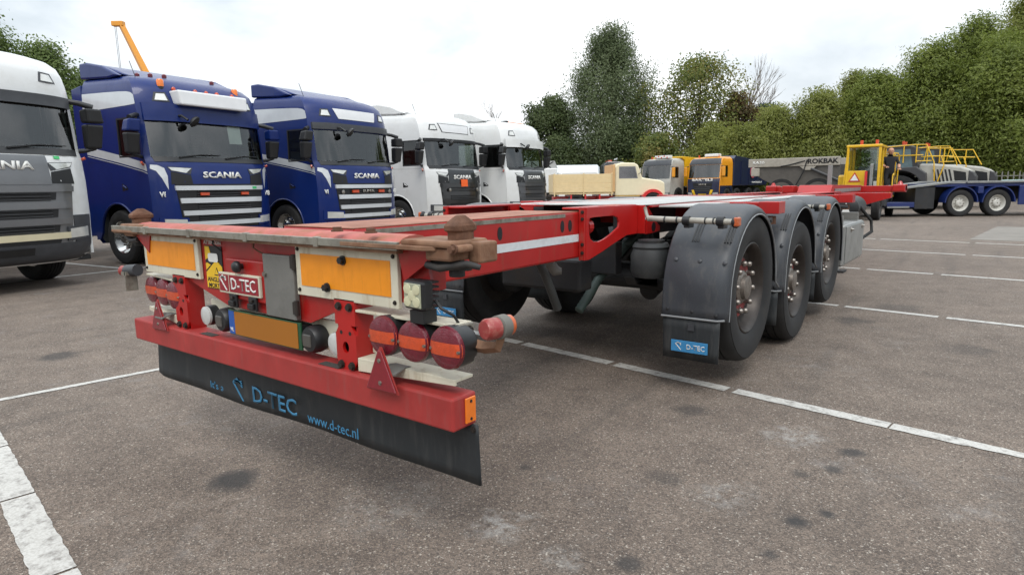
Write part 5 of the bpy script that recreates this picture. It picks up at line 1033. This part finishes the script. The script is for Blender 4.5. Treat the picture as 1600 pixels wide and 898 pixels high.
hd_ = G().lathe([(.01, -.125), (.06, -.11), (.085, -.05), (.098, .03), (.085, .09), (.045, .125), (.01, .132)], (0, -.055, 1.66), (0, 0, 1), 20).build('head', SKN, pe, smooth=60)
for s in (-1, 1):
    G().lathe([(.006, -.012), (.03, -.006), (.03, .006), (.006, .012)], (s*.098, -.045, 1.66), (1, 0, 0), 10).build('ear', SKN, hd_); G().lathe([(.004, 0), (.012, .006), (.004, .010)], (s*.035, -.148, 1.675), (0, -1, 0), 8).build('eye', BLKP, hd_)
    bz = (.25, -.34, 1.0) if s > 0 else (-.18, -.35, 1.08)
    sh = [(.20, -.02, 1.41), (.30, -.05, 1.16), (.26, -.25, 1.02)] if s > 0 else [(-.20, -.02, 1.41), (-.29, -.08, 1.16), (-.20, -.26, 1.08)]
    fa = [Vector(sh[1]).lerp(Vector(sh[2]), t) for t in (.2, .6, 1.0)]; G().tube(fa, [.062, .052, .045], 10).build('forearm', SKN, pe, smooth=60)
    pm = G().obox(bz, (.085, .09, .04), Matrix.Identity(3)).build('hand', SKN, pe, bevel=.015)
    for i in range(4): x = bz[0]-.033+.022*i; G().tube([(x, bz[1]-.04, bz[2]), (x, bz[1]-.075-.006*(i in (1, 2)), bz[2]-.012), (x, bz[1]-.08, bz[2]-.045)], [.011, .010, .008], 6).build('finger', SKN, pm, smooth=60)
    G().tube([(bz[0]-s*.04, bz[1]+.01, bz[2]), (bz[0]-s*.065, bz[1]-.03, bz[2]-.015), (bz[0]-s*.055, bz[1]-.055, bz[2]-.03)], [.013, .011, .009], 6).build('thumb', SKN, pm, smooth=60)
G().lathe([(.010, 0), (.018, .02), (.008, .034)], (0, -.14, 1.655), (0, -1, -.3), 8).build('nose', SKN, hd_); box('mouth', mat('lip', '#8d5a50', .6), hd_, -.025, .025, -.150, -.140, 1.602, 1.610)
# palisade fence in front of the far willows
fe = thing('palisade_fence', 'grey steel palisade fence below the dark willows', 'fence', (-6, 46.6, 0), .26)
PAL = None
for i in range(72):
    x = .0+.30*i
    if PAL is None: q = G().prism([(-.035, .1), (-.035, 1.80), (0, 1.88), (.035, 1.80), (.035, .1)], 'y', -.012, .012).build('paling', GREYP, fe, loc=(x, 0, 0)); PAL = q.data
    else: inst('paling', PAL, fe, (x, 0, 0))
for z in (.45, 1.55): box('rail', GREYP, fe, -.1, 21.6, .012, .05, z, z+.06)
for i in range(9): box('fence_post', GREYP, fe, 2.6*i-.03, 2.6*i+.04, .05, .12, 0, 1.75)
# telescopic crane boom far off behind the blue trucks
cr_ = thing('mobile_crane', 'orange telescopic crane boom rising behind the blue trucks', 'crane', (-99.5, 41.5, 0), .63)
G().tube([(9.0, 0, 2.5), (-.6, 0, 25.3)], [.8, .45], 4).build('boom', ORP, cr_); G().box(-1.9, -.2, -.4, .4, 25.1, 25.8).build('boom_head', ORP, cr_, bevel=.1); box('carrier', ORP, cr_, -3, 8, -1.4, 1.4, .8, 2.6, .1)
for x in (-1.6, -1.4): G().tube([(x, 0, 25.2), (x+.1, 0, 4.0)], .03, 5).build('hoist_rope', RIMG, cr_)
for x in (-1.5, .5, 4.5, 6.5):
    for s in (-1, 1): w = truck_wheel(cr_, (x, s*1.2, .7), 1, False, .7); w.rotation_euler = (0, 0, s*PI/2)

# ================================================================== TREES
def leaf_material(name, cols, trans=.3):
    M = bpy.data.materials.new(name); M.use_nodes = True; t = M.node_tree; t.nodes.clear(); L = t.links.new
    o = N(t, 'ShaderNodeOutputMaterial'); at = N(t, 'ShaderNodeAttribute'); at.attribute_name = 'tint'
    r = N(t, 'ShaderNodeValToRGB'); e = r.color_ramp.elements; e[0].color = (*cols[0], 1); e[1].color = (*cols[-1], 1)
    for i, c in enumerate(cols[1:-1]): q = e.new((i+1)/(len(cols)-1)); q.color = (*c, 1)
    L(at.outputs['Fac'], r.inputs[0]); d = N(t, 'ShaderNodeBsdfDiffuse'); tr = N(t, 'ShaderNodeBsdfTranslucent'); gl = N(t, 'ShaderNodeBsdfGlossy'); gl.inputs['Roughness'].default_value = .45
    m1 = N(t, 'ShaderNodeMixShader'); m1.inputs[0].default_value = trans+.08; m2 = N(t, 'ShaderNodeMixShader'); m2.inputs[0].default_value = .02
    L(r.outputs[0], d.inputs[0]); L(r.outputs[0], tr.inputs[0]); L(d.outputs[0], m1.inputs[1]); L(tr.outputs[0], m1.inputs[2]); L(m1.outputs[0], m2.inputs[1]); L(gl.outputs[0], m2.inputs[2]); L(m2.outputs[0], o.inputs[0]); return M
LF = {'willow': leaf_material('willow_leaf', [(.122, .159, .032), (.194, .239, .050), (.259, .298, .076)], .4),
      'grey': leaf_material('grey_willow_leaf', [(.087, .116, .056), (.140, .178, .085), (.197, .233, .120)], .35),
      'maple': leaf_material('maple_leaf', [(.090, .128, .037), (.173, .203, .053), (.278, .225, .066)], .4),
      'rust': leaf_material('autumn_leaf', [(.080, .080, .034), (.150, .105, .046), (.190, .110, .048)], .4),
      'fir': leaf_material('blue_green_leaf', [(.026, .045, .040), (.042, .070, .060), (.058, .086, .075)], .2),
      'olive': leaf_material('olive_leaf', [(.153, .178, .040), (.223, .248, .058), (.273, .286, .084)], .4),
      'dark': leaf_material('dark_leaf', [(.051, .076, .030), (.085, .115, .044), (.124, .152, .062)], .35),
      'poplar': leaf_material('poplar_leaf', [(.079, .122, .033), (.132, .186, .051), (.191, .243, .085)], .35)}
BARK = mat('bark', '#5d5347', .9, var=.25, vscale=4, bump=.4, bscale=12)
def tree(label, loc, H, rx, kind, n=9000, lobes=14, z0=.15, leaf=(.09, .34), shape='round', seed=0, hang=.3, trunk=.22, name='tree', group='trees around the yard', ry=None, cat='tree', gap=1.0, top=None):
    rg = np.random.default_rng(seed+11); r = thing(name, label, cat, loc, rg.uniform(0, 6), group); ry = ry or rx
    # trunk and limbs
    g = G(); lean = rg.uniform(-.04, .04, 2)*H; tops = []
    g.tube([(0, 0, -.1), (lean[0]*.3, lean[1]*.3, H*.25), (lean[0]*.7, lean[1]*.7, H*.55), (lean[0], lean[1], H*.88)], [trunk, trunk*.8, trunk*.5, trunk*.12], 8)
    cen = []
    for k in range(lobes):
        t = (k+.5)/lobes; an = k*2.399+rg.uniform(-.4, .4); zc = H*(z0+(1-z0)*(.08+.84*t))
        if shape == 'cone': w = (1-t)**.75*.9+.12
        elif shape == 'column': w = (1-abs(t-.42)**1.8*1.9)*.9
        elif shape == 'willow': w = max(.2, 1-abs(t-.36)**2.3*2.3)
        elif shape == 'bush': w = math.sqrt(max(.05, 1-t*t*.95))
        else: w = math.sqrt(max(.08, 1-(2*t-.85)**2*.8))
        rad = rg.uniform(.35, .92)*w; c = np.array([math.cos(an)*rx*rad, math.sin(an)*ry*rad, zc]); cen.append((c, max(.35, w)*rg.uniform(.75, 1.15)))
        b0 = Vector((lean[0]*t, lean[1]*t, max(.3, zc*.62))); g.tube([b0, b0.lerp(Vector(c), .55)+Vector((0, 0, H*.03)), Vector(c)+Vector((0, 0, H*.05))], [trunk*.42*(1-t*.6), trunk*.25*(1-t*.6), trunk*.06], 5)
    g.build('trunk', BARK, r, smooth=60)
    # leaf clumps through an uneven crown volume, denser towards its skin
    P, D, T_ = [], [], []
    def wide(q):
        if shape == 'cone': return (1-q)**.75*.9+.1
        if shape == 'column': return max(.12, 1-abs(q-.42)**1.9*2.2)
        if shape == 'willow': return max(.10, 1-abs(q-.36)**2.3*2.45)
        if shape == 'bush': return math.sqrt(max(.04, 1-q*q*.96))
        return math.sqrt(max(.06, 1-(2*q-.9)**2*.82))
    ph = rg.uniform(0, 6.28, (5, 2)); am = rg.uniform(.07, .2, 5); kk = [(2, 3.0), (3, 5.5), (5, 9), (4, 7), (7, 13)]
    per = 60; n = int(n*1.75); ncl = int(n/per)
    for q_ in range(ncl):
        if q_ % 5 < 3:
            lc, lw = cen[int(rg.integers(len(cen)))]; d = rg.normal(size=3); d /= np.linalg.norm(d); cc = lc+d*rx*.40*lw*np.array([1, ry/rx, 1.0])*(rg.random()**.4)
            cc[2] = max(cc[2], H*z0*.5+.3)
        else:
            q = rg.random()**.9; an = rg.uniform(0, 2*PI); bump_ = 1+sum(am[i]*math.sin(kk[i][0]*an+ph[i, 0]+kk[i][1]*q+ph[i, 1]) for i in range(5))
            rad = wide(q)*bump_*.9*(rg.random()**.45); cc = np.array([math.cos(an)*rx*rad+lean[0]*q, math.sin(an)*ry*rad+lean[1]*q, H*(z0+(1-z0)*q*.95)])
        m_ = int(per*rg.uniform(.5, 1.5)*gap); s_ = (rx*.10+.16)*rg.uniform(.6, 1.3)
        pp = cc+np.clip(rg.normal(size=(m_, 3)), -1.25, 1.25)*s_*1.1*np.array([1, 1, .8+hang]); dd = rg.normal(size=(m_, 3)); dd[:, 2] -= hang*2.2
        tb = .5+.30*math.sin(2.1*cc[0]+ph[0, 0])*math.sin(1.7*cc[2]+ph[1, 0])+rg.normal(0, .12)
        P.append(pp); D.append(dd); T_.append(np.clip(tb+rg.normal(0, .14, m_), 0, 1))
    P = np.concatenate(P); D = np.concatenate(D); T_ = np.concatenate(T_); k_ = P[:, 2] > .05; P, D, T_ = P[k_], D[k_], T_[k_]; m_ = len(P)
    # leaf blades lean outwards and up, as foliage does, then hang by kind
    out = P.copy(); out[:, 2] = 0; out /= np.maximum(.3, np.linalg.norm(out, axis=1))[:, None]
    nn = out*.55+np.array([0, 0, .65])+rg.normal(size=(m_, 3))*.55; nn /= np.linalg.norm(nn, axis=1)[:, None]
    D = D-nn*np.sum(D*nn, 1)[:, None]; D /= np.linalg.norm(D, axis=1)[:, None]; S_ = np.cross(nn, D)
    ln = leaf[1]*.72*rg.uniform(.6, 1.3, m_)[:, None]; wd = leaf[0]*1.05*rg.uniform(.6, 1.3, m_)[:, None]
    V = np.stack([P-D*ln/2, P+S_*wd/2, P+D*ln/2, P-S_*wd/2], 1).reshape(-1, 3)
    me = bpy.data.meshes.new('crown'); me.vertices.add(4*m_); me.vertices.foreach_set('co', V.ravel().astype(np.float32)); me.loops.add(4*m_); me.loops.foreach_set('vertex_index', np.arange(4*m_, dtype=np.int32)); me.polygons.add(m_); me.polygons.foreach_set('loop_start', np.arange(0, 4*m_, 4, dtype=np.int32)); me.update(calc_edges=True)
    a = me.attributes.new('tint', 'FLOAT', 'FACE'); a.data.foreach_set('value', T_.astype(np.float32)); me.materials.append(LF[kind]); o = inst('crown', me, r); return r
def bare_tree(label, loc, H, spread, seed, name='bare_tree'):
    rg = random.Random(seed); r = thing(name, label, 'tree', loc, 0, 'leafless trees'); g = G()
    def br(p, d, L_, rad, k):
        q = p+d*L_; m = p.lerp(q, .5)+Vector((rg.uniform(-1, 1), rg.uniform(-1, 1), 0))*L_*.06; g.tube([p, m, q], [rad, rad*.8, rad*.55], 5 if k > 1 else 4, caps=False)
        if k > 0:
            for i in range(rg.choice((3, 3, 4))): br(p.lerp(q, rg.uniform(.45, 1)), (d+Vector((rg.uniform(-1, 1), rg.uniform(-1, 1), rg.uniform(-.1, .7)))*spread).normalized(), L_*rg.uniform(.55, .8), rad*.55, k-1)
    br(Vector((0, 0, 0)), Vector((0, 0, 1)), H*.38, H*.014, 5); g.build('branches', mat('grey_bark', '#6f675e', .9, var=.2), r); return r
# centre group
tree('tall grey green willow, highest tree in the middle', (-31.8, 61.6, 0), 18.4, 5.1, 'grey', 48000, 34, .06, (.10, .42), 'willow', 1, .55, .45, 'willow_tree')
tree('dark leafy tree just left of the tall willow', (-37.2, 58.4, 0), 11.4, 3.3, 'dark', 20000, 18, .06, (.20, .30), 'round', 2, .1, .3)
tree('maple with yellowing leaves right of the tall willow', (-22.6, 64.2, 0), 14.6, 5.6, 'maple', 22000, 26, .10, (.22, .30), 'round', 3, .1, .35, 'maple_tree', gap=.62)
tree('small russet leaved tree behind the yellowing maple', (-19.0, 66.0, 0), 10.6, 2.4, 'rust', 9000, 12, .15, (.2, .28), 'round', 4, .1, .2)
bare_tree('leafless tree showing grey branches behind the russet crown', (-21.2, 73.0, 0), 16.5, .42, 5)
bare_tree('leafless tree top above the white trucks', (-48.2, 61.8, 0), 12.8, .42, 9)
tree('dark blue green tree between russet tree and willows', (-17.5, 71.0, 0), 10.0, 2.6, 'fir', 11000, 14, .1, (.16, .26), 'round', 6, .1, .25)
tree('yellow green bush below the maple', (-18.6, 58.0, 0), 7.0, 2.9, 'olive', 13000, 14, .04, (.12, .28), 'bush', 7, .2, .15, 'bush')
tree('green bush at the foot of the tall willow', (-27.5, 59.0, 0), 7.4, 3.4, 'dark', 13000, 14, .04, (.18, .28), 'bush', 8, .1, .15, 'bush')
tree('green bush behind the cream lorry cab', (-23.8, 57.0, 0), 6.2, 3.0, 'maple', 11000, 12, .04, (.18, .28), 'bush', 18, .1, .15, 'bush')
tree('dark bush behind the white tank truck', (-34.5, 56.0, 0), 6.4, 3.2, 'dark', 11000, 12, .04, (.18, .28), 'bush', 28, .1, .15, 'bush')
# willows along the right
RW = [('low olive willow at the left end of the right hand row', (-11.6, 52.5), 7.2, 3.2, 'olive', 9000), ('bright low willow above the navy tipper body', (-13.2, 49.5), 5.6, 2.4, 'olive', 6000), ('olive willow behind the dumper body', (-8.6, 53.0), 8.2, 3.0, 'olive', 10000),
      ('rounded willow above the yellow cab', (-5.2, 55.0), 10.6, 3.2, 'willow', 12000), ('thin topped willow rising behind the yellow cab', (-6.9, 57.5), 11.4, 2.3, 'olive', 7000), ('broad willow above the dumper handrails', (-1.9, 55.5), 12.6, 3.6, 'willow', 14000), ('tall willow behind the dumper hoods', (.6, 57.5), 14.6, 3.6, 'willow', 14000),
      ('dense willow above the palisade fence', (2.6, 54.0), 12.2, 3.6, 'willow', 14000), ('highest willow near the right edge', (4.0, 60.0), 16.6, 3.6, 'olive', 12000), ('dark tall willow cut by the right edge', (6.6, 56.0), 16.0, 4.0, 'willow', 13000), ('willow just beyond the right edge', (11.5, 55.0), 15.5, 4.4, 'willow', 9000)]
for i, (lb, p, H, rx, kd, n) in enumerate(RW): tree(lb, (*p, 0), H*(.9 if H > 9 else 1), rx, kd, int(n*2.2), 20, .03, (.085, .36), 'willow' if H > 9 else 'bush', 40+i, .35, .2, 'willow_tree', 'willows along the right')
for i, (x, y, H) in enumerate(((-14, 60, 6.5), (-9, 61, 7.5), (-3.5, 62, 9.5), (1.5, 63, 11), (6.5, 64, 11.5), (13, 62, 12))):
    tree(['dark shrub behind the low olive willow', 'dark shrub behind the dumper body', 'dark tree behind the yellow cab', 'dark tree deep behind the dumper hoods', 'dark tree deep behind the palisade fence', 'dark tree beyond the right edge'][i], (x, y, 0), H, 4.2, 'dark', 11000, 14, .02, (.22, .36), 'bush', 70+i, .1, .25, 'shrub', 'dark trees behind the willows')
# poplars at the left
for i, (px, py, H, rx) in enumerate(((-58, 4, 16.8, 4.6), (-57.5, 9.5, 16.4, 4.4), (-58.5, 14.0, 15.8, 4.4), (-59.5, 18.0, 14.6, 4.2), (-61, 22.0, 12.8, 3.6))):
    tree(['poplar beyond the left edge', 'tallest poplar at the left edge', 'poplar behind the white truck roof', 'poplar left of the first blue truck', 'lowest poplar touching the blue truck roof'][i], (px, py, 0), H*.92, rx, 'poplar', 20000, 20, .03, (.16, .34), 'column', 90+i, .25, .3, 'poplar_tree', 'poplars at the left')
# the tree belt on the camera's side of the yard, seen only as reflections in windscreens and paint
for i in range(13):
    an = math.radians(62+i*13.5); R_ = 42+4*math.sin(i*2.1); H = 11+3*math.sin(i*1.7)
    tree('%s tree from the right end of the belt behind the photographer' % ('first second third fourth fifth sixth seventh eighth ninth tenth eleventh twelfth thirteenth'.split()[i]), (2+R_*math.sin(an), 2+R_*math.cos(an), 0), H, 5.0, 'dark', 1500, 12, .02, (.5, .7), 'bush', 120+i, .1, .3, 'belt_tree', 'tree belt behind the photographer')
